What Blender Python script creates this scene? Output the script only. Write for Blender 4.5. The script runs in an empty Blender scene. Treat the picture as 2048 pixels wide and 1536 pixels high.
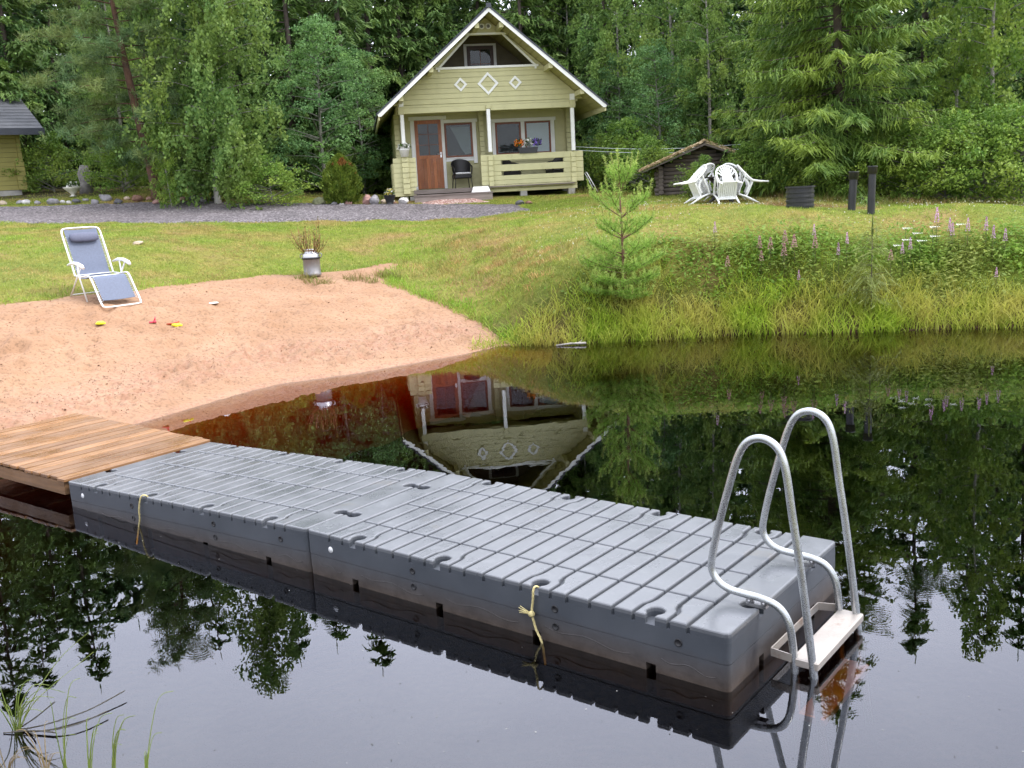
import bpy, bmesh, math, random
import numpy as np
from mathutils import Vector, Matrix, Euler
random.seed(7)
RNG = np.random.default_rng(11)
PI = math.pi
C = bpy.context.scene.collection
R = math.radians

# ------------------------------------------------------------------ camera model (used to survey positions)
F_PX, PITCH, ROLL, CAM_H = 1954.0, .193, .054, 2.4
_fw = np.array([0, math.cos(PITCH), -math.sin(PITCH)])
_u0 = np.array([0, math.sin(PITCH), math.cos(PITCH)])
_r0 = np.array([1., 0, 0])
_ri = math.cos(ROLL) * _r0 - math.sin(ROLL) * _u0
_up = math.sin(ROLL) * _r0 + math.cos(ROLL) * _u0
EYE = np.array([0, 0, CAM_H])
def ray(px, py): return _fw + _ri * (px - 1024) / F_PX - _up * (py - 768) / F_PX
def atz(px, py, z):
    d = ray(px, py); return EYE + d * ((z - CAM_H) / d[2])
def aty(px, py, Y):
    d = ray(px, py); return EYE + d * (Y / d[1])

# ------------------------------------------------------------------ object helpers
def tag(o, label=None, cat=None, group=None, kind=None):
    if label: o['label'] = label
    if cat: o['category'] = cat
    if group: o['group'] = group
    if kind: o['kind'] = kind
    return o
def empty(name, loc=(0, 0, 0), rz=0, label=None, cat=None, group=None):
    o = bpy.data.objects.new(name, None); C.objects.link(o)
    o.empty_display_size = .2
    o.location = tuple(float(v) for v in loc); o.rotation_euler = (0, 0, rz)
    return tag(o, label, cat, group)
def dup(root, loc=None, rz=None, label=None, group=None, scale=None):
    r = root.copy(); C.objects.link(r)
    if loc is not None: r.location = tuple(float(v) for v in loc)
    if rz is not None: r.rotation_euler = (0, 0, rz)
    if scale is not None: r.scale = scale if hasattr(scale, '__len__') else (scale,) * 3
    if label: r['label'] = label
    if group: r['group'] = group
    for ch in list(root.children):
        c = ch.copy(); C.objects.link(c); c.parent = r
        for g in ch.children:
            d = g.copy(); C.objects.link(d); d.parent = c
    return r

def np_mesh(name, V, faces, mats, parent=None, smooth=False, matidx=None, attrs=None):
    """V (n,3); faces: list of int arrays (m,k)"""
    V = np.ascontiguousarray(V, dtype=np.float32)
    me = bpy.data.meshes.new(name)
    me.vertices.add(len(V)); me.vertices.foreach_set('co', V.ravel())
    loops = np.concatenate([f.ravel() for f in faces]).astype(np.int32)
    sizes = np.concatenate([np.full(len(f), f.shape[1], np.int32) for f in faces])
    starts = np.concatenate([[0], np.cumsum(sizes)[:-1]]).astype(np.int32)
    me.loops.add(len(loops)); me.loops.foreach_set('vertex_index', loops)
    me.polygons.add(len(sizes)); me.polygons.foreach_set('loop_start', starts)
    me.polygons.foreach_set('loop_total', sizes)
    if matidx is not None: me.polygons.foreach_set('material_index', np.asarray(matidx, np.int32))
    if smooth: me.polygons.foreach_set('use_smooth', np.ones(len(sizes), bool))
    for m in (mats if isinstance(mats, (list, tuple)) else [mats]): me.materials.append(m)
    if attrs:
        for k, a in attrs.items():
            at = me.attributes.new(k, 'FLOAT', 'POINT'); at.data.foreach_set('value', np.asarray(a, np.float32))
    me.update(calc_edges=True); me.validate()
    o = bpy.data.objects.new(name, me); C.objects.link(o)
    if parent: o.parent = parent
    return o

class MB:
    def __init__(s): s.bm = bmesh.new()
    def _add(s, pts, faces, smooth=False):
        vs = [s.bm.verts.new(tuple(float(c) for c in p)) for p in pts]
        for f in faces:
            try:
                fc = s.bm.faces.new([vs[i] for i in f]); fc.smooth = smooth
            except ValueError: pass
        return vs
    def box(s, lo, hi, M=None, bev=0.0):
        x0, y0, z0 = lo; x1, y1, z1 = hi
        if bev <= 0:
            p = [(x0,y0,z0),(x1,y0,z0),(x1,y1,z0),(x0,y1,z0),(x0,y0,z1),(x1,y0,z1),(x1,y1,z1),(x0,y1,z1)]
            f = [(3,2,1,0),(4,5,6,7),(0,1,5,4),(1,2,6,5),(2,3,7,6),(3,0,4,7)]
            if M: p = [M @ Vector(q) for q in p]
            s._add(p, f); return s
        b = bev
        p = []
        for (z, i) in ((z0, b), (z0 + b, 0), (z1 - b, 0), (z1, b)):
            X0, X1, Y0, Y1 = x0 + i, x1 - i, y0 + i, y1 - i
            p += [(X0+b*(i==0),Y0,z),(X1-b*(i==0),Y0,z),(X1,Y0+b*(i==0),z),(X1,Y1-b*(i==0),z),(X1-b*(i==0),Y1,z),(X0+b*(i==0),Y1,z),(X0,Y1-b*(i==0),z),(X0,Y0+b*(i==0),z)]
        if M: p = [M @ Vector(q) for q in p]
        f = [tuple(range(7, -1, -1)), tuple(range(24, 32))]
        for k in range(3):
            for j in range(8):
                a = k*8+j; c = k*8+(j+1) % 8
                f.append((a, c, c+8, a+8))
        vs = [s.bm.verts.new(tuple(q)) for q in p]
        for q in f:
            try: s.bm.faces.new([vs[i] for i in q])
            except ValueError: pass
        return s
    def bar(s, a, b, w, h, up=(0, 0, 1)):
        a, b = Vector(a), Vector(b); d = (b - a); L = d.length; d.normalize()
        u = Vector(up); x = d.cross(u)
        if x.length < 1e-4: x = d.cross(Vector((1, 0, 0)))
        x.normalize(); u = x.cross(d)
        M = Matrix((( x.x, d.x, u.x, a.x), (x.y, d.y, u.y, a.y), (x.z, d.z, u.z, a.z), (0, 0, 0, 1)))
        return s.box((-w/2, 0, -h/2), (w/2, L, h/2), M)
    def prism(s, poly, fn, t0, t1):
        """poly list of 2-D pts; fn(x,y,t)->3-D"""
        n = len(poly)
        p = [fn(x, y, t0) for x, y in poly] + [fn(x, y, t1) for x, y in poly]
        f = [tuple(range(n-1, -1, -1)), tuple(range(n, 2*n))] + [(i, (i+1) % n, n+(i+1) % n, n+i) for i in range(n)]
        s._add(p, f); return s
    def tube(s, path, r, n=10, cap=True, smooth=True):
        P = [Vector(tuple(float(c) for c in q)) for q in path]; m = len(P)
        rr = r if hasattr(r, '__len__') else [r]*m
        ref = None; rings = []
        for i in range(m):
            t = (P[min(i+1, m-1)] - P[max(i-1, 0)])
            if t.length < 1e-9: t = Vector((0, 0, 1))
            t.normalize()
            if ref is None: ref = Vector((0, 0, 1)) if abs(t.z) < .9 else Vector((1, 0, 0))
            x = ref - t * ref.dot(t)
            if x.length < 1e-5: x = t.orthogonal()
            x.normalize(); y = t.cross(x); ref = x
            rings.append([s.bm.verts.new(P[i] + (x*math.cos(2*PI*k/n) + y*math.sin(2*PI*k/n))*rr[i]) for k in range(n)])
        for i in range(m-1):
            for k in range(n):
                f = s.bm.faces.new((rings[i][k], rings[i][(k+1) % n], rings[i+1][(k+1) % n], rings[i+1][k])); f.smooth = smooth
        if cap:
            s.bm.faces.new(rings[0][::-1]); s.bm.faces.new(rings[-1])
        return s
    def lathe(s, prof, n=24, M=None, smooth=True, cap=True):
        rings = []
        for r, z in prof:
            rg = []
            for k in range(n):
                v = Vector((r*math.cos(2*PI*k/n), r*math.sin(2*PI*k/n), z))
                if M: v = M @ v
                rg.append(s.bm.verts.new(v))
            rings.append(rg)
        for i in range(len(rings)-1):
            for k in range(n):
                f = s.bm.faces.new((rings[i][k], rings[i][(k+1) % n], rings[i+1][(k+1) % n], rings[i+1][k])); f.smooth = smooth
        if cap:
            if prof[0][0] > 1e-4: s.bm.faces.new(rings[0][::-1])
            if prof[-1][0] > 1e-4: s.bm.faces.new(rings[-1])
        return s
    def build(s, name, mat, parent=None, bevel=0):
        me = bpy.data.meshes.new(name)
        bmesh.ops.recalc_face_normals(s.bm, faces=s.bm.faces[:])
        s.bm.to_mesh(me); s.bm.free()
        me.materials.append(mat)
        o = bpy.data.objects.new(name, me); C.objects.link(o)
        if parent: o.parent = parent
        if bevel:
            b = o.modifiers.new('bevel', 'BEVEL'); b.width = bevel; b.segments = 2; b.limit_method = 'ANGLE'
        return o

def catmull(pts, k=6):
    P = [np.array(p, float) for p in pts]; out = []
    for i in range(len(P)-1):
        p0, p1, p2, p3 = P[max(i-1, 0)], P[i], P[i+1], P[min(i+2, len(P)-1)]
        for j in range(k):
            t = j/k
            out.append(.5*((2*p1)+(-p0+p2)*t+(2*p0-5*p1+4*p2-p3)*t*t+(-p0+3*p1-3*p2+p3)*t**3))
    out.append(P[-1]); return out

# ------------------------------------------------------------------ materials
def nmat(name):
    m = bpy.data.materials.new(name); m.use_nodes = True
    nt = m.node_tree; nt.nodes.clear()
    return m, nt, nt.nodes.new('ShaderNodeOutputMaterial')
def N(nt, typ, **kw):
    n = nt.nodes.new(typ)
    for k, v in kw.items():
        if k.startswith('i_'):
            key = k[2:].replace('_', ' ')
            n.inputs[key].default_value = v
        else: setattr(n, k, v)
    return n
def L(nt, a, b): nt.links.new(a, b)
def rgba(c): return (c[0], c[1], c[2], 1.0)
def sc(c, k): return tuple(min(1., max(0., v*k)) for v in c)
def noise(nt, co, scale, detail=4, rough=.55, w=None):
    n = N(nt, 'ShaderNodeTexNoise'); n.inputs['Scale'].default_value = scale
    n.inputs['Detail'].default_value = detail; n.inputs['Roughness'].default_value = rough
    if co is not None: L(nt, co, n.inputs['Vector'])
    return n
def ramp(nt, fac, stops):
    r = N(nt, 'ShaderNodeValToRGB')
    e = r.color_ramp.elements
    while len(e) < len(stops): e.new(.5)
    for k, (p, c) in enumerate(stops):
        e[k].position = p; e[k].color = rgba(c) if hasattr(c, '__len__') else (c, c, c, 1)
    L(nt, fac, r.inputs['Fac']); return r
def mixc(nt, fac, a, b):
    m = N(nt, 'ShaderNodeMix', data_type='RGBA')
    for s, v in ((m.inputs[0], fac), (m.inputs[6], a), (m.inputs[7], b)):
        if hasattr(v, 'node'): L(nt, v, s)
        else: s.default_value = rgba(v) if hasattr(v, '__len__') else v
    return m.outputs[2]
def mth(nt, op, a, b=None, clamp=False):
    m = N(nt, 'ShaderNodeMath', operation=op); m.use_clamp = clamp
    for s, v in ((m.inputs[0], a), (m.inputs[1], b)):
        if v is None: continue
        if hasattr(v, 'node'): L(nt, v, s)
        else: s.default_value = v
    return m.outputs[0]
def bump(nt, h, strength, dist=.01, prev=None):
    b = N(nt, 'ShaderNodeBump'); b.inputs['Strength'].default_value = strength; b.inputs['Distance'].default_value = dist
    L(nt, h, b.inputs['Height'])
    if prev is not None: L(nt, prev, b.inputs['Normal'])
    return b.outputs[0]
def M(name, col, rough=.6, var=.18, scale=6, bscale=40, bst=.15, bdist=.004, metallic=0, spec=.5, stretch=(1, 1, 1), dirt=None, rvar=.15):
    m, nt, out = nmat(name)
    tc = N(nt, 'ShaderNodeTexCoord'); mp = N(nt, 'ShaderNodeMapping'); mp.inputs['Scale'].default_value = stretch
    L(nt, tc.outputs['Object'], mp.inputs[0]); co = mp.outputs[0]
    n1 = noise(nt, co, scale, 6)
    r = ramp(nt, n1.outputs['Fac'], [(.3, sc(col, 1-var)), (.7, sc(col, 1+var))])
    colr = r.outputs['Color']
    if dirt:
        n3 = noise(nt, co, dirt[1], 5, .65)
        f = ramp(nt, n3.outputs['Fac'], [(dirt[2], 0.), (min(1, dirt[2]+.18), 1.)])
        colr = mixc(nt, f.outputs['Color'], colr, dirt[0])
    p = N(nt, 'ShaderNodeBsdfPrincipled'); L(nt, colr, p.inputs['Base Color'])
    p.inputs['Metallic'].default_value = metallic; p.inputs['Specular IOR Level'].default_value = spec
    n2 = noise(nt, co, bscale, 4)
    rr = ramp(nt, n2.outputs['Fac'], [(.3, max(0, rough-rvar)), (.7, min(1, rough+rvar))])
    L(nt, rr.outputs['Color'], p.inputs['Roughness'])
    if bst: L(nt, bump(nt, n2.outputs['Fac'], bst, bdist), p.inputs['Normal'])
    L(nt, p.outputs[0], out.inputs[0]); return m
def leaf_mat(name, a, b, trans=.3, patch=None, pscale=.6, spec=.25, rough=.5, fine=0):
    """leaf-by-leaf hue variation; optional second hue in large patches"""
    m, nt, out = nmat(name)
    g = N(nt, 'ShaderNodeNewGeometry'); tc = N(nt, 'ShaderNodeTexCoord')
    oi = N(nt, 'ShaderNodeObjectInfo')
    col = mixc(nt, g.outputs['Random Per Island'], a, b)
    if patch:
        n = noise(nt, tc.outputs['Object'], pscale, 4, .6)
        f = ramp(nt, n.outputs['Fac'], [(.42, 0.), (.62, 1.)])
        pc = mixc(nt, g.outputs['Random Per Island'], sc(patch, .75), sc(patch, 1.25))
        col = mixc(nt, f.outputs['Color'], col, pc)
    if fine:
        nf = noise(nt, tc.outputs['Object'], fine, 4, .65); ff = ramp(nt, nf.outputs['Fac'], [(.34, .62), (.62, 1.18)])
        mm = N(nt, 'ShaderNodeMix', data_type='RGBA', blend_type='MULTIPLY'); mm.inputs[0].default_value = 1; L(nt, col, mm.inputs[6]); L(nt, ff.outputs[0], mm.inputs[7]); col = mm.outputs[2]
    hsv = N(nt, 'ShaderNodeHueSaturation'); L(nt, col, hsv.inputs['Color'])
    v = N(nt, 'ShaderNodeMapRange'); v.inputs['To Min'].default_value = .85; v.inputs['To Max'].default_value = 1.15
    L(nt, oi.outputs['Random'], v.inputs[0]); L(nt, v.outputs[0], hsv.inputs['Value'])
    p = N(nt, 'ShaderNodeBsdfPrincipled'); L(nt, hsv.outputs[0], p.inputs['Base Color'])
    p.inputs['Roughness'].default_value = rough; p.inputs['Specular IOR Level'].default_value = spec
    t = N(nt, 'ShaderNodeBsdfTranslucent'); L(nt, hsv.outputs[0], t.inputs['Color'])
    mx = N(nt, 'ShaderNodeMixShader'); mx.inputs[0].default_value = trans
    L(nt, p.outputs[0], mx.inputs[1]); L(nt, t.outputs[0], mx.inputs[2]); L(nt, mx.outputs[0], out.inputs[0])
    return m

# ------------------------------------------------------------------ terrain height
SHORE = [(12.5, 14.2), (9.5, 14.3)] + [tuple(atz(x, y, 0)[:2]) for x, y in
    [(2048,655),(1900,658),(1700,665),(1500,668),(1300,680),(1100,690),(1000,690),(870,715),(700,745),(550,765),(450,790),(330,825),(250,850)]] + \
    [(-4.78, 10.45), (-5.35, 9.6), (-6.3, 8.7), (-8.2, 7.6), (-9, 5.5), (-7, 3.2), (-3.6, 2.5), (0, 2.1), (5, 2.0), (10, 3.2), (15, 7), (16, 11.5)]
SHORE = np.array(SHORE)
def sdist(P, poly):
    """signed distance, positive inside"""
    P = np.asarray(P, float); d = np.full(len(P), 1e9); ins = np.zeros(len(P), bool); n = len(poly)
    for i in range(n):
        a, b = poly[i], poly[(i+1) % n]; e = b-a
        w = P-a; t = np.clip((w@e)/max(e@e, 1e-9), 0, 1)
        d = np.minimum(d, np.hypot(*(w-t[:, None]*e).T))
        c = ((a[1] > P[:, 1]) != (b[1] > P[:, 1]))
        with np.errstate(divide='ignore', invalid='ignore'):
            xx = (b[0]-a[0])*(P[:, 1]-a[1])/(b[1]-a[1])+a[0]
        ins ^= c & (P[:, 0] < xx)
    return np.where(ins, d, -d)
CTRL = [tuple(p)+(0.,) for p in SHORE]
for px, py, Y in [(1300,470,17),(1500,465,17),(1700,455,17),(2000,430,17),(1150,480,18.8),(200,610,15),(625,557,18.7),(0,615,14.5),(100,760,12.2),(500,650,15),(750,600,17.2),
    (900,640,16.2),(300,500,19.5),(0,445,25),(300,445,25.5),(640,440,26),(900,435,26.5),(0,418,29),(300,411,29.5),(640,411,29),(1060,415,27.5),(1440,407,23.7),(1330,388,27.5),
    (1600,418,20.5),(1705,421,20.5),(1742,426,20),(2000,415,22.5),(1850,411,22.5),(1100,430,24),(1000,460,21.5),(1000,560,17.3),(900,540,19.6),(1000,640,15.6),(850,470,23),
    (1100,620,15.7),(1500,560,16),(1900,560,15.7),(1700,600,15.3),(1247,600,15.7),(30,390,33),(313,390,30.5),(100,560,16.3),(0,530,17.8),(450,560,18.3),(800,515,21)]:
    CTRL.append(tuple(aty(px, py, Y)))
CTRL += [(-2.9,29.5,2.32),(2.6,30.2,2.27),(-3,36,2.5),(3,37,2.5),(0,30,2.3),(-8,38,3.0),(10,36,2.4),(-30,30,3.6),(30,25,1.8),(-18,20,2.3),(20,18,1.4),(-14,12,1.3),(-12,8,.9),
    (-45,60,4.5),(0,60,3.6),(45,60,3.5),(-60,0,1.5),(60,0,1.5),(0,.3,.75),(3,.3,.75),(-4,.6,.7),(0,-8,1.1),(-20,-8,1.2),(20,-8,1.2),(22,8,1.0),(0,95,5),(-70,95,6),(70,95,5)]
CTRL = np.array(CTRL)
def _tps():
    n = len(CTRL); d = np.hypot(CTRL[:, None, 0]-CTRL[None, :, 0], CTRL[:, None, 1]-CTRL[None, :, 1])
    K = np.where(d > 0, d*d*np.log(d+1e-12), 0)+np.eye(n)*.03
    Pm = np.c_[np.ones(n), CTRL[:, :2]]
    A = np.block([[K, Pm], [Pm.T, np.zeros((3, 3))]])
    return np.linalg.solve(A, np.r_[CTRL[:, 2], 0, 0, 0])
_W = _tps()
def gz(P):
    P = np.atleast_2d(np.asarray(P, float))[:, :2]; out = np.empty(len(P))
    for s in range(0, len(P), 40000):
        Q = P[s:s+40000]
        d2 = (Q[:, None, 0]-CTRL[None, :, 0])**2+(Q[:, None, 1]-CTRL[None, :, 1])**2
        out[s:s+40000] = (.5*d2*np.log(d2+1e-12))@_W[:-3]+_W[-3]+Q@_W[-2:]
    d = -sdist(P, SHORE)                                  # positive on land
    beach = np.clip((.6-P[:, 0])/1.2, 0, 1)*(P[:, 1] > 6)
    lo = np.where(d > 0, d*(.5-.27*beach), 0)
    k = np.clip(d/(1.1+2.0*beach), 0, 1); k = k*k*(3-2*k)
    land = np.maximum(lo*(1-k)+np.clip(out, .02, 50)*k, .05*np.clip(d, 0, 1.5))
    dep = np.where(d < 0, -(-d)*(.7-.48*beach*np.clip((P[:, 0]+4.9)/.7, 0, 1)*np.clip((P[:, 1]-8.6)/1.2, 0, 1)), 0)
    return np.where(d > 0, land, np.maximum(dep, -1.5))
def g1(x, y): return float(gz([(x, y)])[0])
def hit(px, py, lo=3., hi=60.):
    Y = np.arange(lo, hi, .05); d = ray(px, py)
    P = EYE+d[None]*(Y/d[1])[:, None]
    z = gz(P); i = np.argmax(P[:, 2] <= z) if np.any(P[:, 2] <= z) else len(Y)-1
    return np.array([P[i, 0], P[i, 1], z[i]])
def on(px, Y, dz=0.):
    """point on the ground at picture column px and distance Y"""
    p = aty(px, 420, Y)
    for _ in range(3):
        z = g1(p[0], p[1]); # account for roll
        d = ray(px, 420); 
        # solve row whose point at Y has height z
        k = (z-p[2])*F_PX/Y
        p = aty(px, 420-k, Y)
    return np.array([p[0], p[1], g1(p[0], p[1])+dz])

SAND = np.array([tuple(hit(x, y)[:2]) for x, y in [(-260,655),(-100,630),(0,612),(100,600),(280,582),(420,562),(520,551),(610,549),(700,541),(755,532),(805,513),(800,527),(768,550),(778,570),(830,592),(890,612),(940,640),(985,670),(1012,686)]]
    + [(.35, 15.2), (.2, 14.4), (-1, 12.8), (-2.4, 11.0), (-3.4, 9.5), (-4.3, 8.0), (-7, 6.3), (-10, 6.3), (-12.5, 10)])
GRAV = np.array([tuple(hit(x, y, 20)[:2]) for x, y in [(-300,452),(0,446),(150,447),(300,446),(500,445),(640,443),(800,441),(900,437),(1000,430),(1062,419)]]
    + [tuple(on(x, Y)[:2]) for x, Y in [(1050,28.2),(960,28.6),(880,28.8),(800,29),(700,29.2),(560,29.6),(430,29.8),(300,29.8),(150,29.6),(0,29.4),(-300,29.4)]])

def fbm(P, f, seed=0, oct=4):
    """cheap smooth value noise"""
    out = np.zeros(len(P)); a = 1.; tot = 0
    for o in range(oct):
        q = P[:, :2]*f; i = np.floor(q).astype(np.int64); t = q-i; t = t*t*(3-2*t)
        def h(ix, iy):
            n = (ix*374761393+iy*668265263+(seed+o)*982451653) & 0x7fffffff
            n = ((n ^ (n >> 13))*1274126177) & 0x7fffffff
            return ((n ^ (n >> 16)) & 0xffff)/65535.
        v = (h(i[:, 0], i[:, 1])*(1-t[:, 0])+h(i[:, 0]+1, i[:, 1])*t[:, 0])*(1-t[:, 1])+(h(i[:, 0], i[:, 1]+1)*(1-t[:, 0])+h(i[:, 0]+1, i[:, 1]+1)*t[:, 0])*t[:, 1]
        out += a*v; tot += a; a *= .5; f *= 2.03
    return out/tot-.5

def sheet(name, xs, ys, zf, mat, keep=None, smooth=True, attrs=None):
    X, Y = np.meshgrid(xs, ys); P = np.c_[X.ravel(), Y.ravel()]
    z = zf(P); nx, ny = len(xs), len(ys)
    i = np.arange(nx-1)[None, :]+np.arange(ny-1)[:, None]*nx
    Q = np.stack([i, i+1, i+1+nx, i+nx], -1).reshape(-1, 4)
    at = {k: f(P) for k, f in attrs.items()} if attrs else None
    if keep is not None:
        kv = keep(P); Q = Q[kv[Q].all(1)]
        used = np.unique(Q); mp = np.full(len(P), -1); mp[used] = np.arange(len(used)); Q = mp[Q]
        P = P[used]; z = z[used]
        if at: at = {k: a[used] for k, a in at.items()}
    return np_mesh(name, np.c_[P, z], [Q], mat, smooth=smooth, attrs=at)

# ground material: turf, dry turf, bank soil and forest litter
def ground_mat():
    m, nt, out = nmat('turf'); tc = N(nt, 'ShaderNodeTexCoord'); co = tc.outputs['Object']
    n1 = noise(nt, co, .55, 5, .6); n2 = noise(nt, co, 14, 4, .6); n3 = noise(nt, co, 60, 3)
    g = ramp(nt, n1.outputs['Fac'], [(.32, (.12, .18, .022)), (.52, (.20, .215, .035)), (.66, (.28, .195, .075))])
    f = ramp(nt, n2.outputs['Fac'], [(.35, .55), (.7, 1.25)])
    mul = N(nt, 'ShaderNodeMix', data_type='RGBA', blend_type='MULTIPLY'); mul.inputs[0].default_value = 1
    L(nt, g.outputs[0], mul.inputs[6]); L(nt, f.outputs[0], mul.inputs[7])
    a = N(nt, 'ShaderNodeAttribute', attribute_name='soil')
    s = ramp(nt, n2.outputs['Fac'], [(.3, (.035, .022, .012)), (.7, (.095, .055, .028))])
    af = mth(nt, 'ADD', a.outputs['Fac'], mth(nt, 'MULTIPLY', mth(nt, 'SUBTRACT', n2.outputs['Fac'], .5), 1.2), True)
    c = mixc(nt, af, mul.outputs[2], s.outputs[0])
    w = N(nt, 'ShaderNodeAttribute', attribute_name='wood')
    fl = ramp(nt, n2.outputs['Fac'], [(.3, (.03, .03, .012)), (.7, (.085, .07, .03))])
    c = mixc(nt, w.outputs['Fac'], c, fl.outputs[0])
    p = N(nt, 'ShaderNodeBsdfPrincipled'); L(nt, c, p.inputs['Base Color']); p.inputs['Roughness'].default_value = .9; p.inputs['Specular IOR Level'].default_value = .2
    L(nt, bump(nt, n3.outputs['Fac'], .6, .03), p.inputs['Normal']); L(nt, p.outputs[0], out.inputs[0]); return m
def lines(*segs):
    o = []
    for a, b, st in segs: o += list(np.arange(a, b, st))
    return np.array(o)
def smooth01(x): x = np.clip(x, 0, 1); return x*x*(3-2*x)
def soil_f(P):
    d = -sdist(P, SHORE); return np.clip(1.15-d/.9, 0, 1)+np.clip(-d*4, 0, 1)
def wood_f(P):
    edge = np.interp(P[:, 0], [-30, -12, -4, 0, 4, 8, 12, 30], [31, 30.5, 31.5, 34, 30, 27, 23.6, 22.5])
    return smooth01((P[:, 1]-edge)/1.2)
xs = lines((-90, -30, 6), (-30, -14, 1), (-14, 14, .14), (14, 30, 1), (30, 91, 6))
ys = lines((-12, 1, 1), (1, 32, .14), (32, 60, 1.2), (60, 121, 6))
ground = sheet('ground', xs, ys, lambda P: gz(P)+fbm(P, 1.3, 3)*.07*np.clip(-sdist(P, SHORE), 0, 1)*np.clip(-sdist(P, SAND), 0, 1)-.14*np.clip(sdist(P, SAND)*2.2, 0, 1)*(sdist(P, SHORE) < 0)-.05*(sdist(P, SHORE) > 0), ground_mat(), attrs={'soil': soil_f, 'wood': wood_f})
tag(ground, kind='structure')

# sand
def sand_mat():
    m, nt, out = nmat('sand'); tc = N(nt, 'ShaderNodeTexCoord'); co = tc.outputs['Object']
    n1 = noise(nt, co, 1.1, 5, .6); n2 = noise(nt, co, 22, 5, .65); n3 = noise(nt, co, 160, 2)
    c = ramp(nt, n1.outputs['Fac'], [(.3, (.275, .155, .087)), (.7, (.355, .218, .132))]).outputs[0]
    g = ramp(nt, n2.outputs['Fac'], [(.30, .55), (.50, 1.05)])
    mul = N(nt, 'ShaderNodeMix', data_type='RGBA', blend_type='MULTIPLY'); mul.inputs[0].default_value = 1
    L(nt, c, mul.inputs[6]); L(nt, g.outputs[0], mul.inputs[7])
    w = N(nt, 'ShaderNodeAttribute', attribute_name='wet')
    wf = mth(nt, 'ADD', w.outputs['Fac'], mth(nt, 'MULTIPLY', mth(nt, 'SUBTRACT', n2.outputs['Fac'], .5), .9), True)
    n4 = noise(nt, co, 7, 4, .7)
    sp4 = ramp(nt, n4.outputs['Fac'], [(.44, 0.), (.56, 1.)])
    wf = mth(nt, 'MULTIPLY', mth(nt, 'MULTIPLY', wf, w.outputs['Fac']), sp4.outputs['Color'])
    wf = mth(nt, 'MAXIMUM', wf, mth(nt, 'MULTIPLY', mth(nt, 'SUBTRACT', w.outputs['Fac'], 1.0, True), 2.))
    wet = ramp(nt, n2.outputs['Fac'], [(.3, (.22, .105, .055)), (.7, (.38, .21, .13))])
    c = mixc(nt, wf, mul.outputs[2], wet.outputs[0])
    p = N(nt, 'ShaderNodeBsdfPrincipled'); L(nt, c, p.inputs['Base Color'])
    r = N(nt, 'ShaderNodeMapRange'); L(nt, w.outputs['Fac'], r.inputs[0]); r.inputs['To Min'].default_value = .9; r.inputs['To Max'].default_value = .55
    L(nt, r.outputs[0], p.inputs['Roughness']); p.inputs['Specular IOR Level'].default_value = .3
    b = bump(nt, n2.outputs['Fac'], .55, .02); b = bump(nt, n3.outputs['Fac'], .4, .004, b)
    L(nt, b, p.inputs['Normal']); L(nt, p.outputs[0], out.inputs[0]); return m
DENTS = [(random.uniform(-9.5, 0), random.uniform(9.5, 18.5), random.uniform(.07, .17)) for _ in range(900)]
def sand_z(P):
    base = gz(P); s = sdist(P, SAND)+fbm(P, 2.2, 9)*.28
    d = -sdist(P, SHORE)
    off = np.clip(s*.12, -.08, .04)
    b = fbm(P, 5., 21, 4)*.035+fbm(P, 1.6, 5, 2)*.05
    near = np.clip(1-np.abs(d-.75)/.75, 0, 1)
    b += np.maximum(fbm(P, 3.6, 33, 4), -.05)*.14*near*(d > 0)
    b += near*.015
    cr = fbm(P, 9., 55, 3); b += np.clip(np.abs(cr)*2.6-.22, 0, .35)*.16*np.clip(near*1.4, 0, 1)*np.clip(fbm(P, 1.1, 57)*3+.8, 0, 1)
    b += np.clip(fbm(P, 12., 58, 2)-.12, 0, .3)*.07
    for x, y, r in DENTS:
        k = (np.abs(P[:, 0]-x) < 3*r) & (np.abs(P[:, 1]-y) < 3*r)
        q = np.hypot(P[k, 0]-x, (P[k, 1]-y))/r
        b[k] += .024*(-np.exp(-q*q*1.6)*1.5+np.exp(-(q-1.2)**2*5)*.8)
    for px, py, r, h in [(75,700,.42,.16),(50,745,.25,.09),(15,760,.3,.1),(200,728,.5,.06)]:
        c = hit(px, py); q = np.hypot(P[:, 0]-c[0], P[:, 1]-c[1])/r
        b += h*np.exp(-q**2*1.6)*(1+fbm(P, 6, 40)*.8)
    b *= np.clip(d/.35, .12, 1)*np.clip(s/.6, 0, 1)
    return np.where(d > 0, base, np.minimum(base, 0))+off+b-(np.clip(-d*3, 0, 1))*.02
def wet_f(P):
    d = -sdist(P, SHORE)+fbm(P, 1.4, 12)*.5
    return np.clip(1.25-np.abs(d-.75)/.75, 0, 1)*.95+np.clip(.04-(-sdist(P, SHORE)), 0, .1)*8
sand = sheet('sand_beach', np.arange(-12.2, 1.2, .045), np.arange(6.4, 20.5, .045), sand_z, sand_mat(), keep=lambda P: sdist(P, SAND) > -.5, attrs={'wet': wet_f})
tag(sand, kind='structure')
def on_sand(p): return np.array([p[0], p[1], float(sand_z(np.array([[p[0], p[1]]]))[0])])
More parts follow.
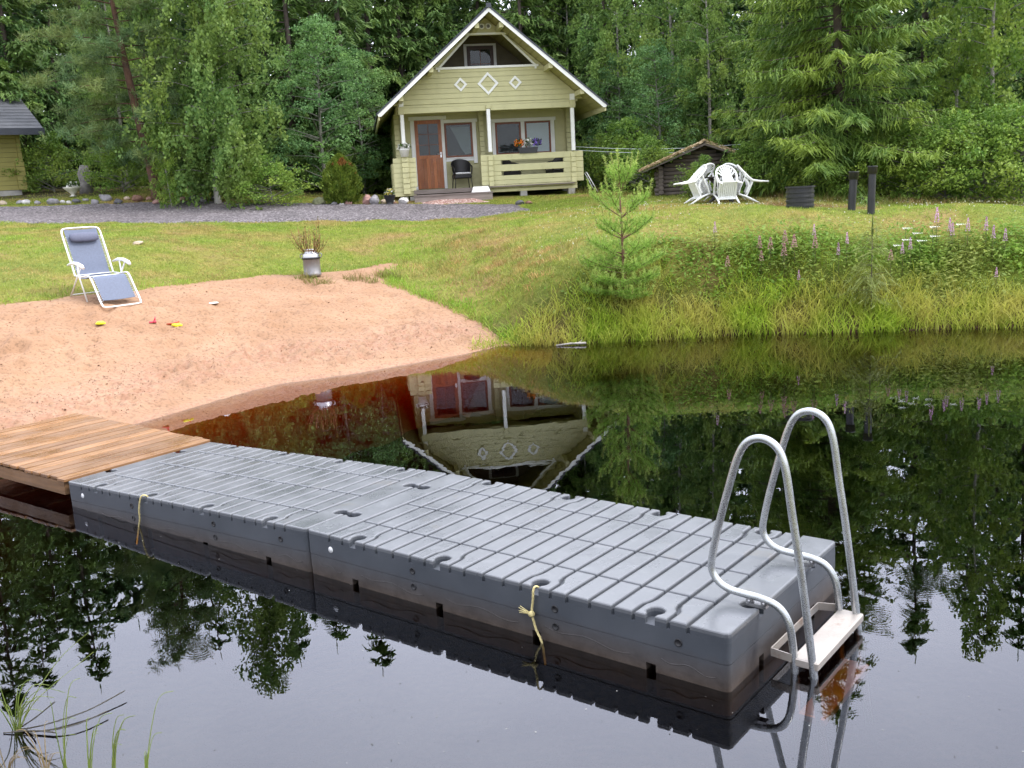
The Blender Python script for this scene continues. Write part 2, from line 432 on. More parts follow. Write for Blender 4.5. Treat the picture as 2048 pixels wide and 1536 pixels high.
# gravel
def gravel_mat(name, a, b, c3):
    m, nt, out = nmat(name); tc = N(nt, 'ShaderNodeTexCoord'); co = tc.outputs['Object']
    v = N(nt, 'ShaderNodeTexVoronoi'); v.inputs['Scale'].default_value = 26; L(nt, co, v.inputs['Vector'])
    n1 = noise(nt, co, 1.2, 4)
    sp = N(nt, 'ShaderNodeSeparateColor'); L(nt, v.outputs['Color'], sp.inputs[0])
    c = ramp(nt, sp.outputs[0], [(.1, a), (.6, b), (.95, c3)]).outputs[0]
    f = ramp(nt, n1.outputs['Fac'], [(.3, .75), (.7, 1.1)])
    mul = N(nt, 'ShaderNodeMix', data_type='RGBA', blend_type='MULTIPLY'); mul.inputs[0].default_value = 1
    L(nt, c, mul.inputs[6]); L(nt, f.outputs[0], mul.inputs[7])
    p = N(nt, 'ShaderNodeBsdfPrincipled'); L(nt, mul.outputs[2], p.inputs['Base Color']); p.inputs['Roughness'].default_value = .8
    inv = mth(nt, 'SUBTRACT', 1., v.outputs['Distance'])
    L(nt, bump(nt, inv, .9, .03), p.inputs['Normal']); L(nt, p.outputs[0], out.inputs[0]); return m
grav = sheet('gravel_path', np.arange(-22, 2.5, .09), np.arange(23, 31.5, .09),
    lambda P: gz(P)+np.clip((sdist(P, GRAV)+fbm(P, 1.5, 17)*.6)*.15, -.12, .05)+fbm(P, 8, 2, 2)*.025, gravel_mat('gravel', (.07, .06, .064), (.14, .123, .13), (.30, .27, .28)), keep=lambda P: sdist(P, GRAV) > -.9)
tag(grav, kind='structure')
CHIP = np.array([tuple(on(x, Y)[:2]) for x, Y in [(850,28.7),(985,28.9),(960,29.6),(935,29.9),(870,29.8),(840,29.3)]])
chips = sheet('brick_chip_path', np.arange(-3.2, 0.2, .06), np.arange(28, 30.6, .06),
    lambda P: gz(P)+np.clip((sdist(P, CHIP)+fbm(P, 2.5, 27)*.3)*.2, -.14, .075)+fbm(P, 9, 4, 2)*.03, gravel_mat('brick_chips', (.24, .12, .10), (.42, .26, .22), (.62, .5, .45)), keep=lambda P: sdist(P, CHIP) > -.45)
tag(chips, kind='structure')

# ------------------------------------------------------------------ water
def water_mat():
    m, nt, out = nmat('pond_water'); tc = N(nt, 'ShaderNodeTexCoord'); co = tc.outputs['Object']
    fr = N(nt, 'ShaderNodeFresnel'); fr.inputs['IOR'].default_value = 1.6
    gl = N(nt, 'ShaderNodeBsdfGlossy'); gl.inputs['Roughness'].default_value = 0.0; gl.inputs['Color'].default_value = (.9, .92, 1, 1)
    tr = N(nt, 'ShaderNodeBsdfTransparent')
    n1 = noise(nt, co, 2.6, 2, .5); n2 = noise(nt, co, 17, 2, .5)
    h = mth(nt, 'ADD', n1.outputs['Fac'], mth(nt, 'MULTIPLY', n2.outputs['Fac'], .03))
    # rings where drops have just fallen
    sx = N(nt, 'ShaderNodeSeparateXYZ'); L(nt, co, sx.inputs[0])
    for (cx, cy, rad, amp) in [tuple(atz(395, 1300, 0)[:2])+(.14, .5), tuple(atz(265, 1130, 0)[:2])+(.2, .4), tuple(atz(575, 1365, 0)[:2])+(.12, .2), tuple(atz(655, 1255, 0)[:2])+(.12, .25), tuple(atz(1850, 1170, 0)[:2])+(.35, .25), tuple(atz(1760, 1240, 0)[:2])+(.25, .3)]:
        dx = mth(nt, 'SUBTRACT', sx.outputs[0], float(cx)); dy = mth(nt, 'SUBTRACT', sx.outputs[1], float(cy))
        r = mth(nt, 'SQRT', mth(nt, 'ADD', mth(nt, 'MULTIPLY', dx, dx), mth(nt, 'MULTIPLY', dy, dy)))
        wv = mth(nt, 'SINE', mth(nt, 'MULTIPLY', r, 230.))
        en = mth(nt, 'SUBTRACT', 1., mth(nt, 'DIVIDE', r, rad), True)
        h = mth(nt, 'ADD', h, mth(nt, 'MULTIPLY', mth(nt, 'MULTIPLY', wv, en), amp*.14))
    b = bump(nt, h, .05, .012)
    L(nt, b, gl.inputs['Normal']); L(nt, b, fr.inputs['Normal'])
    mx = N(nt, 'ShaderNodeMixShader'); L(nt, fr.outputs[0], mx.inputs[0]); L(nt, tr.outputs[0], mx.inputs[1]); L(nt, gl.outputs[0], mx.inputs[2])
    L(nt, mx.outputs[0], out.inputs['Surface'])
    va = N(nt, 'ShaderNodeVolumeAbsorption'); va.inputs['Color'].default_value = (.86, .60, .08, 1); va.inputs['Density'].default_value = 7.5
    L(nt, va.outputs[0], out.inputs['Volume']); return m
wm = MB(); wm.box((-13, -2, -2.4), (19, 17.5, 0.0)); water = wm.build('water', water_mat()); tag(water, kind='structure')

# ------------------------------------------------------------------ floating pontoons
def dock_mat(name, top=False):
    m, nt, out = nmat(name); tc = N(nt, 'ShaderNodeTexCoord'); co = tc.outputs['Object']
    n1 = noise(nt, co, 2.2, 5, .6); n2 = noise(nt, co, 9, 5, .7); n3 = noise(nt, co, 180, 3)
    c = ramp(nt, n1.outputs['Fac'], [(.3, (.085, .092, .103) if top else (.045, .052, .063)), (.7, (.118, .126, .139) if top else (.068, .076, .09))]).outputs[0]  # same plastic, hull tone darkened to carry the shade on its sides
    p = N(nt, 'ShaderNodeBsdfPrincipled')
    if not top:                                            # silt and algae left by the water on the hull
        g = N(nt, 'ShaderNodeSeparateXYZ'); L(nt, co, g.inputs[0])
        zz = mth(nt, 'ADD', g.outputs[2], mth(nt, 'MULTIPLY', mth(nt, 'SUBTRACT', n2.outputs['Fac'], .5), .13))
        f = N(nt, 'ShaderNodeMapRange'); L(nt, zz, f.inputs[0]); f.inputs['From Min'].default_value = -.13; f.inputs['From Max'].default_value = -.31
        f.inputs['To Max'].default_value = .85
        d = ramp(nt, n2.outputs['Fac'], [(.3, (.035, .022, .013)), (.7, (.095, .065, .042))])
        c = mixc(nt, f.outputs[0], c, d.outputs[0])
    else:                                                  # wet film, droplets and scuffs
        s = ramp(nt, n2.outputs['Fac'], [(.54, 0.), (.78, .35)])
        c = mixc(nt, s.outputs[0], c, (.20, .21, .225))
        mp2 = N(nt, 'ShaderNodeMapping'); mp2.inputs['Scale'].default_value = (3, 40, 3); mp2.inputs['Rotation'].default_value = (0, 0, .5); L(nt, co, mp2.inputs[0])
        n5 = noise(nt, mp2.outputs[0], 4, 3, .6); s5 = ramp(nt, n5.outputs['Fac'], [(.63, 0.), (.70, .3)]); c = mixc(nt, s5.outputs[0], c, (.26, .27, .28))
        n6 = noise(nt, co, 3.1, 4, .7); s6 = ramp(nt, n6.outputs['Fac'], [(.60, 0.), (.74, .5)]); c = mixc(nt, s6.outputs[0], c, (.115, .10, .08))
    L(nt, c, p.inputs['Base Color']); p.inputs['Specular IOR Level'].default_value = .85 if top else .45
    rr = ramp(nt, n1.outputs['Fac'], [(.35, .22 if top else .42), (.65, .40 if top else .55)])
    L(nt, rr.outputs[0], p.inputs['Roughness'])
    b = bump(nt, n2.outputs['Fac'], .12 if top else .06, .01); b = bump(nt, n3.outputs['Fac'], .12, .001, b)
    L(nt, b, p.inputs['Normal']); L(nt, p.outputs[0], out.inputs[0]); return m
m_hull = dock_mat('pontoon_plastic_shaded'); m_deck = dock_mat('pontoon_deck_plastic', True)
m_hole = M('shadowed_hole', (.012, .012, .014), .5, bst=0)
m_badge = M('white_badge', (.75, .76, .78), .4, bst=0)
m_alu = M('galvanised_tube', (.47, .49, .50), .30, .14, 14, 240, .5, .0012, metallic=.9)
m_step = M('worn_aluminium', (.44, .40, .36), .45, .12, 6, 90, .2, .002, metallic=.55, dirt=((.25, .12, .06), 5, .60))
m_rope = M('rope_fibre', (.55, .47, .22), .8, .3, 60, 200, .4, .002)
m_bolt = M('bolt_steel', (.3, .3, .31), .35, metallic=.9)
PL, PW = 3.0, 1.44
GRO = [.215+.1428*k for k in range(19)]
NOT = [.4275+.715*k for k in range(4)]; ENDN = [.37, 1.07]
def goff(k, v):
    """groove k swings clear of the mooring notches near a long edge"""
    d = min(v, PW-v)
    s = smooth01(np.array([(d-.10)/.075]))[0]
    if k % 5 == 1 and k < 18: return -.022*(1-s)
    if k % 5 == 2 and k > 1: return .034*(1-s)
    return 0.
def keyhole(r=.047, mh=.028, c=.062, n=14):
    """(s offset, inward depth) path of a keyhole cut, left to right"""
    a0 = math.asin(mh/r); pts = [(-mh, 0)]
    for i in range(n+1):
        a = -PI/2-a0-(2*PI-2*a0)*i/n
        pts.append((r*math.cos(a), c+r*math.sin(a)))
    pts.append((mh, 0)); return pts
def edge_path(feats, length):
    pts = []
    for pos, kind in sorted(feats):
        if kind == 'slot': q = [(-.0105, 0), (-.0105, .012), (-.005, .018), (.005, .018), (.0105, .012), (.0105, 0)]
        elif kind == 'key': q = keyhole()
        elif kind == 'sq': q = [(-.028, 0), (-.028, .06), (.028, .06), (.028, 0)]
        pts += [(pos+a, b) for a, b in q]
    return pts
def outline(fl, fe, rad=.03, inset=0.0):
    L_, W_ = PL, PW; out = []
    def arc(cx, cy, a0):
        return [(cx+rad*math.cos(a0+PI/2*i/5), cy+rad*math.sin(a0+PI/2*i/5)) for i in range(6)]
    i = inset
    e1 = edge_path(fl, L_); e2 = edge_path(fe, W_)
    out += arc(rad, rad, PI)
    out += [(s, d) for s, d in e1]
    out += arc(L_-rad, rad, -PI/2)
    out += [(L_-d, s) for s, d in e2]
    out += arc(L_-rad, W_-rad, 0)
    out += [(s, W_-d) for s, d in e1[::-1]]
    out += arc(rad, W_-rad, PI/2)
    out += [(d, s) for s, d in e2[::-1]]
    if i: out = [(PL/2+(x-PL/2)*(1-i/1.5), PW/2+(y-PW/2)*(1-i/.72)) for x, y in out]
    return out
def inset_poly(P, d):
    n = len(P); out = []
    ar = sum(P[i][0]*P[(i+1) % n][1]-P[(i+1) % n][0]*P[i][1] for i in range(n))
    sg = 1 if ar > 0 else -1
    for i in range(n):
        a, b, c = np.array(P[i-1]), np.array(P[i]), np.array(P[(i+1) % n])
        e1 = b-a; e2 = c-b; e1 /= max(np.hypot(*e1), 1e-9); e2 /= max(np.hypot(*e2), 1e-9)
        n1 = np.array([-e1[1], e1[0]])*sg; n2 = np.array([-e2[1], e2[0]])*sg
        b2 = n1+n2; l = np.hypot(*b2)
        b2 = b2/l*min(1.6, 1/max(.5, l/2)) if l > 1e-3 else n1
        out.append(tuple(b+b2*d))
    return out
def clean(P, eps=1e-4):
    out = []
    for p in P:
        if not out or math.hypot(p[0]-out[-1][0], p[1]-out[-1][1]) > eps: out.append(p)
    if math.hypot(out[0][0]-out[-1][0], out[0][1]-out[-1][1]) < eps: out.pop()
    return out
def tile(mb, P, z0, z1):
    P = clean(P); n = len(P)
    A = inset_poly(P, .003); B = inset_poly(P, .010)
    rings = [[(x, y, z0) for x, y in P], [(x, y, z1-.009) for x, y in P], [(x, y, z1-.003) for x, y in A], [(x, y, z1) for x, y in B]]
    pts = sum(rings, []); f = []
    for k in range(3):
        for i in range(n): f.append((k*n+i, k*n+(i+1) % n, (k+1)*n+(i+1) % n, (k+1)*n+i))
    f.append(tuple(range(3*n, 4*n)))
    vs = [mb.bm.verts.new(p) for p in pts]
    for k, q in enumerate(f):
        fc = mb.bm.faces.new([vs[i] for i in q]); fc.smooth = False
COLS = [0, .305, .722, 1.138, PW]
def make_pontoon():
    root = empty('floating_pontoon')
    lay = MB(); fn = lambda x, y, t: (x, y, t)
    slots = [(g+goff(k, 0), 'slot') for k, g in enumerate(GRO)]
    keys = [(x, 'key') for x in NOT]; ek = [(x, 'key') for x in ENDN]
    def slab(P, z0, z1): lay.prism(clean(P), fn, z0, z1)
    slab(outline(slots+keys, ek, inset=.0008), -.052, -.025)
    slab(outline([], []), -.160, -.052)
    slab(outline([], [], inset=.0035), -.166, -.160)
    slab(outline([], [], inset=.0006), -.262, -.166)
    slab(outline([(x, 'sq') for x in NOT], [(x, 'sq') for x in ENDN], inset=.002), -.43, -.262)
    for a, b in [(.1, .31)]+[(NOT[i]+.06, NOT[i+1]-.12) for i in range(3)]+[(NOT[3]+.06, 2.93)]:   # raised moulded wave lines
        for yy in (-.0005, PW+.0005):
            path = [(a+(b-a)*t, yy, -.218-.022*t-.012*math.sin(t*PI*3)) for t in np.linspace(0, 1, 14)]
            lay.tube(path, .0022, 5)
    lay.build('hull', m_hull, root)
    tb = MB(); h = .0105
    def gp(k, v): return GRO[k]+goff(k, v)
    for c in range(4):
        v0, v1 = COLS[c], COLS[c+1]
        if c > 0: v0 += .0065
        if c < 3: v1 -= .0065
        for k in range(18):
            if c in (0, 3):
                vv = list(np.linspace(v0, v1, 9))
                Lp = [(gp(k, v)+h, v) for v in vv]; Rp = [(gp(k+1, v)-h, v) for v in vv]
                P = [Lp[0] if c == 0 else Lp[0]]
                if c == 0:
                    P = [Lp[0]]
                    if k % 5 == 1: P += [(NOT[k//5]+a, b) for a, b in keyhole()]
                    P += Rp+Lp[:0:-1]
                else:
                    P = [Lp[0]]+Rp
                    if k % 5 == 1: P += [(NOT[k//5]+a, PW-b) for a, b in keyhole()[::-1]]
                    P += Lp[:0:-1]
            else:
                P = [(GRO[k]+h, v0), (GRO[k+1]-h, v0), (GRO[k+1]-h, v1), (GRO[k]+h, v1)]
            tile(tb, P, -.026, 0.)
    r = .028
    kh = keyhole()
    A = [(GRO[0]-h, 0), (GRO[0]-h, PW), (r, PW), (r*.3, PW-r*.3), (0, PW-r)]+[(b, ENDN[1]-a) for a, b in kh]+[(b, ENDN[0]-a) for a, b in kh]+[(0, r), (r*.3, r*.3), (r, 0)]
    tile(tb, A, -.026, 0.)
    B = [(PL-x, PW-y) for x, y in A]
    tile(tb, B, -.026, 0.)
    tb.build('deck_surface', m_deck, root)
    for u, z in [(.945, -.10), (.945, -.2), (1.99, -.104), (1.99, -.204), (2.73, -.11)]:
        hb = MB(); Mx = Matrix.Translation((u, -.001, z)) @ Matrix.Rotation(PI/2, 4, 'X')
        hb.lathe([(.022, 0), (.021, .003), (.016, .003), (.015, .0005), (.0, .0005)], 16, Mx, cap=False)
        hb.build('drain_hole', m_hole, root)
    bb = MB(); bb.lathe([(.021, 0), (.020, .003), (0, .004)], 18, Matrix.Translation((.223, -.001, -.102)) @ Matrix.Rotation(PI/2, 4, 'X'), cap=False)
    bb.build('badge', m_badge, root)
    return root
p2 = make_pontoon(); p2['label'] = 'grey plastic floating pontoon at the outer end, carrying the swim ladder'; p2['category'] = 'pontoon'; p2['group'] = 'grey floating pontoons'
TOP = .305; O2 = np.array([-1.401, 6.136, TOP])
YAW2 = R(-38.15)
p2.location = O2; p2.rotation_euler = (0, 0, YAW2)
p1 = dup(p2, label='grey plastic floating pontoon between the wooden ramp and the outer pontoon')
# inner pontoon: its shore end sits lower under the ramp
YAW1 = R(-37.4); e1 = np.array([math.cos(YAW1), math.sin(YAW1), 0]); tilt = math.asin(.088/PL)
o1 = O2-e1*PL*math.cos(tilt)-e1*.008; o1[2] = TOP-.088
p1.matrix_world = Matrix.Translation(Vector(o1)) @ Matrix.Rotation(YAW1, 4, 'Z') @ Matrix.Rotation(-tilt, 4, 'Y')
e2 = np.array([math.cos(YAW2), math.sin(YAW2), 0]); n2v = np.array([-math.sin(YAW2), math.cos(YAW2), 0])
def D2(u, v, z): return O2*[1, 1, 0]+e2*u+n2v*v+np.array([0, 0, z])

# swim ladder
lad = empty('swim_ladder', D2(3.1, .68, .305), YAW2, 'tubular metal swim ladder with two hooped handrails at the end of the pontoon', 'ladder')
def LL(u, v, z): return (u-3.1, v-.68, z-.305)
RP = [(3.215, -.55), (3.185, -.2), (3.178, .0), (3.163, .175), (3.14, .268), (3.09, .328), (3.006, .352), (2.90, .358), (2.83, .366), (2.768, .398), (2.735, .462), (2.747, .561), (2.783, .719), (2.838, .918), (2.882, 1.06), (2.926, 1.141), (2.988, 1.174), (3.05, 1.166), (3.1, 1.12), (3.132, 1.02), (3.161, .823), (3.202, .565), (3.243, .262), (3.275, .0), (3.345, -.55)]
for v in (.36, 1.0):
    t = MB(); t.tube([LL(u, v, z) for u, z in catmull(RP, 6)], .0195, 14); t.build('handrail', m_alu, lad)
for zs, u0, u1 in ((.085, 3.165, 3.30), (-.2, 3.20, 3.335)):
    t = MB(); t.box(LL(u0, .345, zs-.045), LL(u1, 1.015, zs), bev=.006); t.build('tread', m_step, lad)
t = MB()
for a, b in (((3.17, .335), (3.06, .35)), ((3.06, .35), (3.06, .985)), ((3.06, .985), (3.17, 1.02))):
    t.bar(LL(a[0], a[1], .085), LL(b[0], b[1], .085), .007, .042)
t.build('stand_off_bracket', m_step, lad)
for v in (.36, 1.0):
    t = MB()
    for u, r_ in ((2.945, .017), (3.022, .016)):
        t.tube([LL(u, v-.016, .3345), LL(u, v+.016, .3345)], r_, 8)
        t.tube([LL(u, v-.03, .332), LL(u, v+.03, .332)], .008, 6)
    t.box(LL(2.93, v-.02, .306), LL(3.035, v+.02, .322)); t.build('clamp', m_bolt, lad)

# ropes
def rope(pts, r, label, parent=None):
    P = catmull(pts, 8); t = MB()
    for k in range(3):
        q = []
        for i, p in enumerate(P):
            a = 2*PI*k/3+i*.75
            q.append((p[0]+r*.55*math.cos(a), p[1]+r*.55*math.sin(a), p[2]+.2*r*math.sin(a)))
        t.tube(q, r*.62, 6)
    return t
nrm = -n2v
def S2(u, out, z): return D2(u, -out, z)
t = rope([S2(1.872, -.05, .262), S2(1.868, -.01, .30), S2(1.864, .014, .29), S2(1.858, .018, .22), S2(1.85, .02, .155), S2(1.872, .022, .07), S2(1.915, .03, .0), S2(1.94, .04, -.12)], .0062, '')
t.lathe([(0, -.02), (.016, -.012), (.02, 0), (.014, .012), (0, .02)], 10, Matrix.Translation(Vector(S2(1.85, .024, .15))))
for k in range(9):
    a = random.uniform(-.5, .5); q = S2(1.85-.06-random.uniform(0, .02), .03+random.uniform(-.01, .012), .155+.05*a)
    t.tube([S2(1.85, .024, .15), q], [.004, .002], 4)
o = t.build('mooring_rope', m_rope); tag(o, 'frayed yellowish rope knotted and hanging from the outer pontoon into the water', 'rope', 'short ropes on the pontoons')
def S1(u, out, z):
    n1v = np.array([-math.sin(YAW1), math.cos(YAW1), 0]); return o1*[1, 1, 0]+e1*u-n1v*out+np.array([0, 0, z])
t = rope([S1(1.15, -.05, .20), S1(1.14, -.015, .255), S1(1.11, .01, .245), S1(1.08, .02, .15), S1(1.07, .02, .06), S1(1.05, .03, -.02), S1(1.15, .12, -.1)], .0062, '')
o = t.build('mooring_rope', m_rope); tag(o, 'short pale rope without a knot hanging from the inner pontoon near the ramp', 'rope', 'short ropes on the pontoons')

# wooden ramp
def wood_mat(name, a, b, along='Y', rough=.55, sc_=1.):
    m, nt, out = nmat(name); tc = N(nt, 'ShaderNodeTexCoord'); g = N(nt, 'ShaderNodeNewGeometry')
    mp = N(nt, 'ShaderNodeMapping'); s = {'X': (1, 14, 14), 'Y': (14, 1, 14), 'Z': (14, 14, 1)}[along]; mp.inputs['Scale'].default_value = s
    L(nt, tc.outputs['Object'], mp.inputs[0])
    off = N(nt, 'ShaderNodeVectorMath', operation='ADD'); L(nt, mp.outputs[0], off.inputs[0])
    cv = N(nt, 'ShaderNodeCombineXYZ'); L(nt, mth(nt, 'MULTIPLY', g.outputs['Random Per Island'], 40.), cv.inputs[0]); L(nt, mth(nt, 'MULTIPLY', g.outputs['Random Per Island'], 23.), cv.inputs[2])
    L(nt, cv.outputs[0], off.inputs[1])
    n1 = noise(nt, off.outputs[0], 2.2*sc_, 6, .65); n2 = noise(nt, tc.outputs['Object'], 2.5, 4)
    c = ramp(nt, n1.outputs['Fac'], [(.3, a), (.7, b)]).outputs[0]
    v = N(nt, 'ShaderNodeHueSaturation'); L(nt, c, v.inputs['Color'])
    mr = N(nt, 'ShaderNodeMapRange'); mr.inputs['To Min'].default_value = .7; mr.inputs['To Max'].default_value = 1.25; L(nt, g.outputs['Random Per Island'], mr.inputs[0])
    L(nt, mr.outputs[0], v.inputs['Value'])
    p = N(nt, 'ShaderNodeBsdfPrincipled'); L(nt, v.outputs[0], p.inputs['Base Color'])
    rr = ramp(nt, n2.outputs['Fac'], [(.35, rough-.18), (.65, rough+.15)]); L(nt, rr.outputs[0], p.inputs['Roughness'])
    L(nt, bump(nt, n1.outputs['Fac'], .25, .006), p.inputs['Normal']); L(nt, p.outputs[0], out.inputs[0]); return m
m_ramp = wood_mat('wet_ramp_plank', (.17, .078, .03), (.32, .172, .075), 'Y', .36)
m_ramps = wood_mat('ramp_beam', (.14, .075, .035), (.27, .15, .07), 'X', .55)
n1v = np.array([-math.sin(YAW1), math.cos(YAW1), 0])
rt = MB(); rl = 2.42; nb = 18; wv = PW+.03
rc = o1*[1, 1, 0]-e1*.012-n1v*.015; rz0, rz1 = .235, .27
ramp_root = empty('wooden_ramp', rc+np.array([0, 0, rz0]), YAW1, 'wet brown plank ramp leading from the sand to the inner pontoon', 'ramp')
for i in range(nb):
    x1 = -i*(rl/nb); x0 = x1-rl/nb+.017; zz = (rz1-rz0)*(-x1/rl)
    j = random.uniform(-.012, .012); dz = random.uniform(-.002, .002)
    rt.box((x0, j, zz-.028+dz), (x1, wv+j, zz+dz), bev=.004)
rt.build('planks', m_ramp, ramp_root)
for y in (.03, wv/2, wv-.06):
    b = MB(); b.bar((-rl, y, -.085), (-.03, y, -.088), .045, .11); b.build('beam', m_ramps, ramp_root)

# ------------------------------------------------------------------ cabin
def plank_paint(name, col, var=.1, dirt=None): return M(name, col, .6, var, 3.5, 60, .2, .002, dirt=dirt)
m_yel = plank_paint('pale_yellow_green_paint', (.54, .52, .285), .07, ((.38, .36, .19), 2.2, .60))
m_sof = plank_paint('soffit_paint', (.36, .34, .14), .1)
m_wht = M('white_trim_paint', (.84, .85, .82), .5, .06, 4, 60, .1, .001)
m_roof = M('dark_roof_metal', (.035, .04, .055), .38, .25, 3, 40, .15, .002, spec=.5)
m_door = wood_mat('varnished_door', (.28, .075, .018), (.47, .16, .04), 'Z', .38)
m_red = M('red_brown_window_frame', (.20, .062, .025), .45, .2, 8, 60, .1, .001)
m_deckw = wood_mat('grey_porch_boards', (.14, .115, .10), (.27, .225, .20), 'X', .75)
m_conc = M('concrete', (.36, .35, .32), .9, .15, 5, 60, .3, .003)
m_dark = M('dim_interior', (.035, .04, .042), .9, .2, bst=0)  # flat near-black sheet behind the panes; an unlit room's shade as colour
m_cur = M('light_curtain', (.22, .25, .25), .9, .08, 6, 30, .2, .004)
m_blind = M('white_roller_blind', (.78, .80, .82), .9, .03, bst=0)
m_wick = M('black_wicker', (.018, .017, .018), .5, .3, 60, 140, .6, .004)
m_cush = M('white_cushion', (.8, .8, .78), .9, .05, bst=0)
m_blk = M('black_plastic', (.02, .021, .023), .42, .25, 6, 60, .1, .002, dirt=((.07, .065, .055), 4, .6))
m_metal = M('door_steel', (.6, .6, .6), .3, metallic=1)
def glass_mat():
    m, nt, out = nmat('window_glass'); fr = N(nt, 'ShaderNodeFresnel'); fr.inputs['IOR'].default_value = 1.42
    gl = N(nt, 'ShaderNodeBsdfGlossy'); gl.inputs['Roughness'].default_value = .01
    tr = N(nt, 'ShaderNodeBsdfTransparent'); tr.inputs['Color'].default_value = (.86, .9, .9, 1)
    mx = N(nt, 'ShaderNodeMixShader'); L(nt, fr.outputs[0], mx.inputs[0]); L(nt, tr.outputs[0], mx.inputs[1]); L(nt, gl.outputs[0], mx.inputs[2]); L(nt, mx.outputs[0], out.inputs[0]); return m
m_glass = glass_mat()
CZ = 2.3; CY = R(8)
FC = np.array([-.22, 29.9, CZ])
cab = empty('log_cabin', FC, CY, 'pale yellow green log cabin with steep dark roof and white diamonds on its gable', 'cabin')
def z_(z): return z-CZ
def boards(mb, z0, z1, lf, rf, d0, d1, pitch=.145, gap=.014):
    n = max(1, round((z1-z0)/pitch)); h = (z1-z0)/n
    for i in range(n):
        a, b = z0+i*h+gap*.5, z0+(i+1)*h-gap*.5
        P = [(lf(a), a), (rf(a), a), (rf(b), b), (lf(b), b)]
        if P[1][0]-P[0][0] < .01 and P[2][0]-P[3][0] < .01: continue
        mb.prism(P, lambda x, y, t: (x, t, z_(y)), d0, d1)
    # backing behind the grooves
    P = [(lf(z0)+.001, z0+.001), (rf(z0)-.001, z0+.001), (rf(z1)-.001, z1-.001), (lf(z1)+.001, z1-.001)]
    s = 1 if d1 > d0 else -1
    mb.prism(P, lambda x, y, t: (x, t, z_(y)), d0+s*.022, d1-s*.012)
cst = lambda v: (lambda z: v)
RW = lambda z: (7.44-z)*1.19           # half width under the roof
b = MB()
boards(b, 2.62, 4.98, cst(-2.72), cst(2.66), 1.70, 1.85)
o = b.build('porch_wall', m_yel, cab)
b = MB()
for s, a in ((-1, -2.72), (1, 2.66)):
    n = 16
    for i in range(n):
        za, zb = 2.45+i*.158, 2.45+(i+1)*.158-.007
        b.box((a-.06 if s < 0 else a-.06, 1.86, z_(za)), (a+.06, 8.1, z_(zb)))
    for i in range(15):                                   # crossed log ends in front of the porch wall
        za, zb = 2.62+i*.155, 2.62+(i+1)*.155-.01
        b.box((a-.07, 1.42+.02*(i % 2), z_(za)), (a+.07, 1.697, z_(zb)))
b.box((-.62+.05, 1.55, z_(2.63)), (-.62+.2, 1.697, z_(2.64)))
for i in range(15):
    za, zb = 2.63+i*.155, 2.63+(i+1)*.155-.01
    b.box((-.16, 1.5, z_(za)), (-.02, 1.697, z_(zb)))
b.build('side_wall', m_yel, cab)
b = MB()
boards(b, 5.06, 6.07, lambda z: -RW(z), RW, 0., .12)
op = lambda z: 1.40-(z-6.07)*(1.40-.52)/(6.95-6.07)
boards(b, 6.07, 6.95, lambda z: -RW(z), lambda z: -op(z), 0., .12)
boards(b, 6.07, 6.95, op, RW, 0., .12)
boards(b, 6.95, 7.42, lambda z: -RW(z), RW, 0., .12)
b.build('gable_front', m_yel, cab)
b = MB()
b.box((-2.58, .005, z_(4.82)), (2.52, .16, z_(4.985)), bev=.01); b.box((-2.72, .02, z_(4.99)), (2.66, .14, z_(5.055)))
b.box((-.115, -.06, z_(4.87)), (.03, .003, z_(4.985)), bev=.006)
for a in (-2.62, 2.5): b.box((a-.08, -.05, z_(4.80)), (a+.08, .0035, z_(5.02)), bev=.006)
b.box((-2.75, .17, z_(4.9)), (-2.61, 1.68, z_(5.05))); b.box((2.50, .17, z_(4.9)), (2.64, 1.68, z_(5.05)))
b.build('porch_beam', m_yel, cab)
b = MB(); b.box((-2.70, .17, z_(5.06)), (2.64, 1.69, z_(5.10))); b.build('porch_ceiling', m_sof, cab)
# balcony room behind the gable opening
b = MB(); boards(b, 5.12, 7.3, lambda z: -RW(z), RW, 1.55, 1.68)
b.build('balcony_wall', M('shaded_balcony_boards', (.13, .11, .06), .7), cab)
dr = MB()
for x0, x1, z0, z1 in ((-.41, -.31, 5.12, 6.86), (.31, .41, 5.12, 6.86), (-.31, .31, 6.76, 6.86), (-.31, .31, 5.12, 5.9)): dr.box((x0, 1.50, z_(z0)), (x1, 1.547, z_(z1)))
bd = dr.build('balcony_door', M('dark_brown_door', (.07, .04, .028), .5), cab)
g = MB(); g.box((-.31, 1.525, z_(5.9)), (.31, 1.532, z_(6.76))); g.build('pane', m_glass, bd)
g = MB(); g.box((-.31, 1.535, z_(5.9)), (.31, 1.546, z_(6.76))); g.build('dark_room_sheet', m_dark, bd)
g = MB(); g.box((-.008, 1.51, z_(5.9)), (.008, 1.524, z_(6.76))); g.box((-.31, 1.512, z_(6.33)), (.31, 1.523, z_(6.345))); g.build('glazing_bar', m_red, bd)
dt = MB()
for x0, x1, z0, z1 in ((-.5, -.412, 5.12, 6.87), (.412, .5, 5.12, 6.87), (-.5, .5, 6.875, 6.93)): dt.box((x0, 1.52, z_(z0)), (x1, 1.549, z_(z1)))
dt.build('balcony_door_trim', m_wht, cab)
b = MB()
b.box((-1.52, -.035, z_(6.02)), (1.52, -.003, z_(6.085)), bev=.004)
b.box((-.62, -.04, z_(6.95)), (.62, -.003, z_(7.01)), bev=.004)
for s in (-1, 1):
    b.prism([(s*1.44, 6.09), (s*1.355, 6.09), (s*.475, 6.945), (s*.555, 6.945)], lambda x, y, t: (x, t, z_(y)), -.036, -.0035)
    b.box((min(s*1.40, s*1.46), -.045, z_(5.96)), (max(s*1.40, s*1.46), -.0365, z_(6.08)))
b.build('balcony_trim', m_wht, cab)
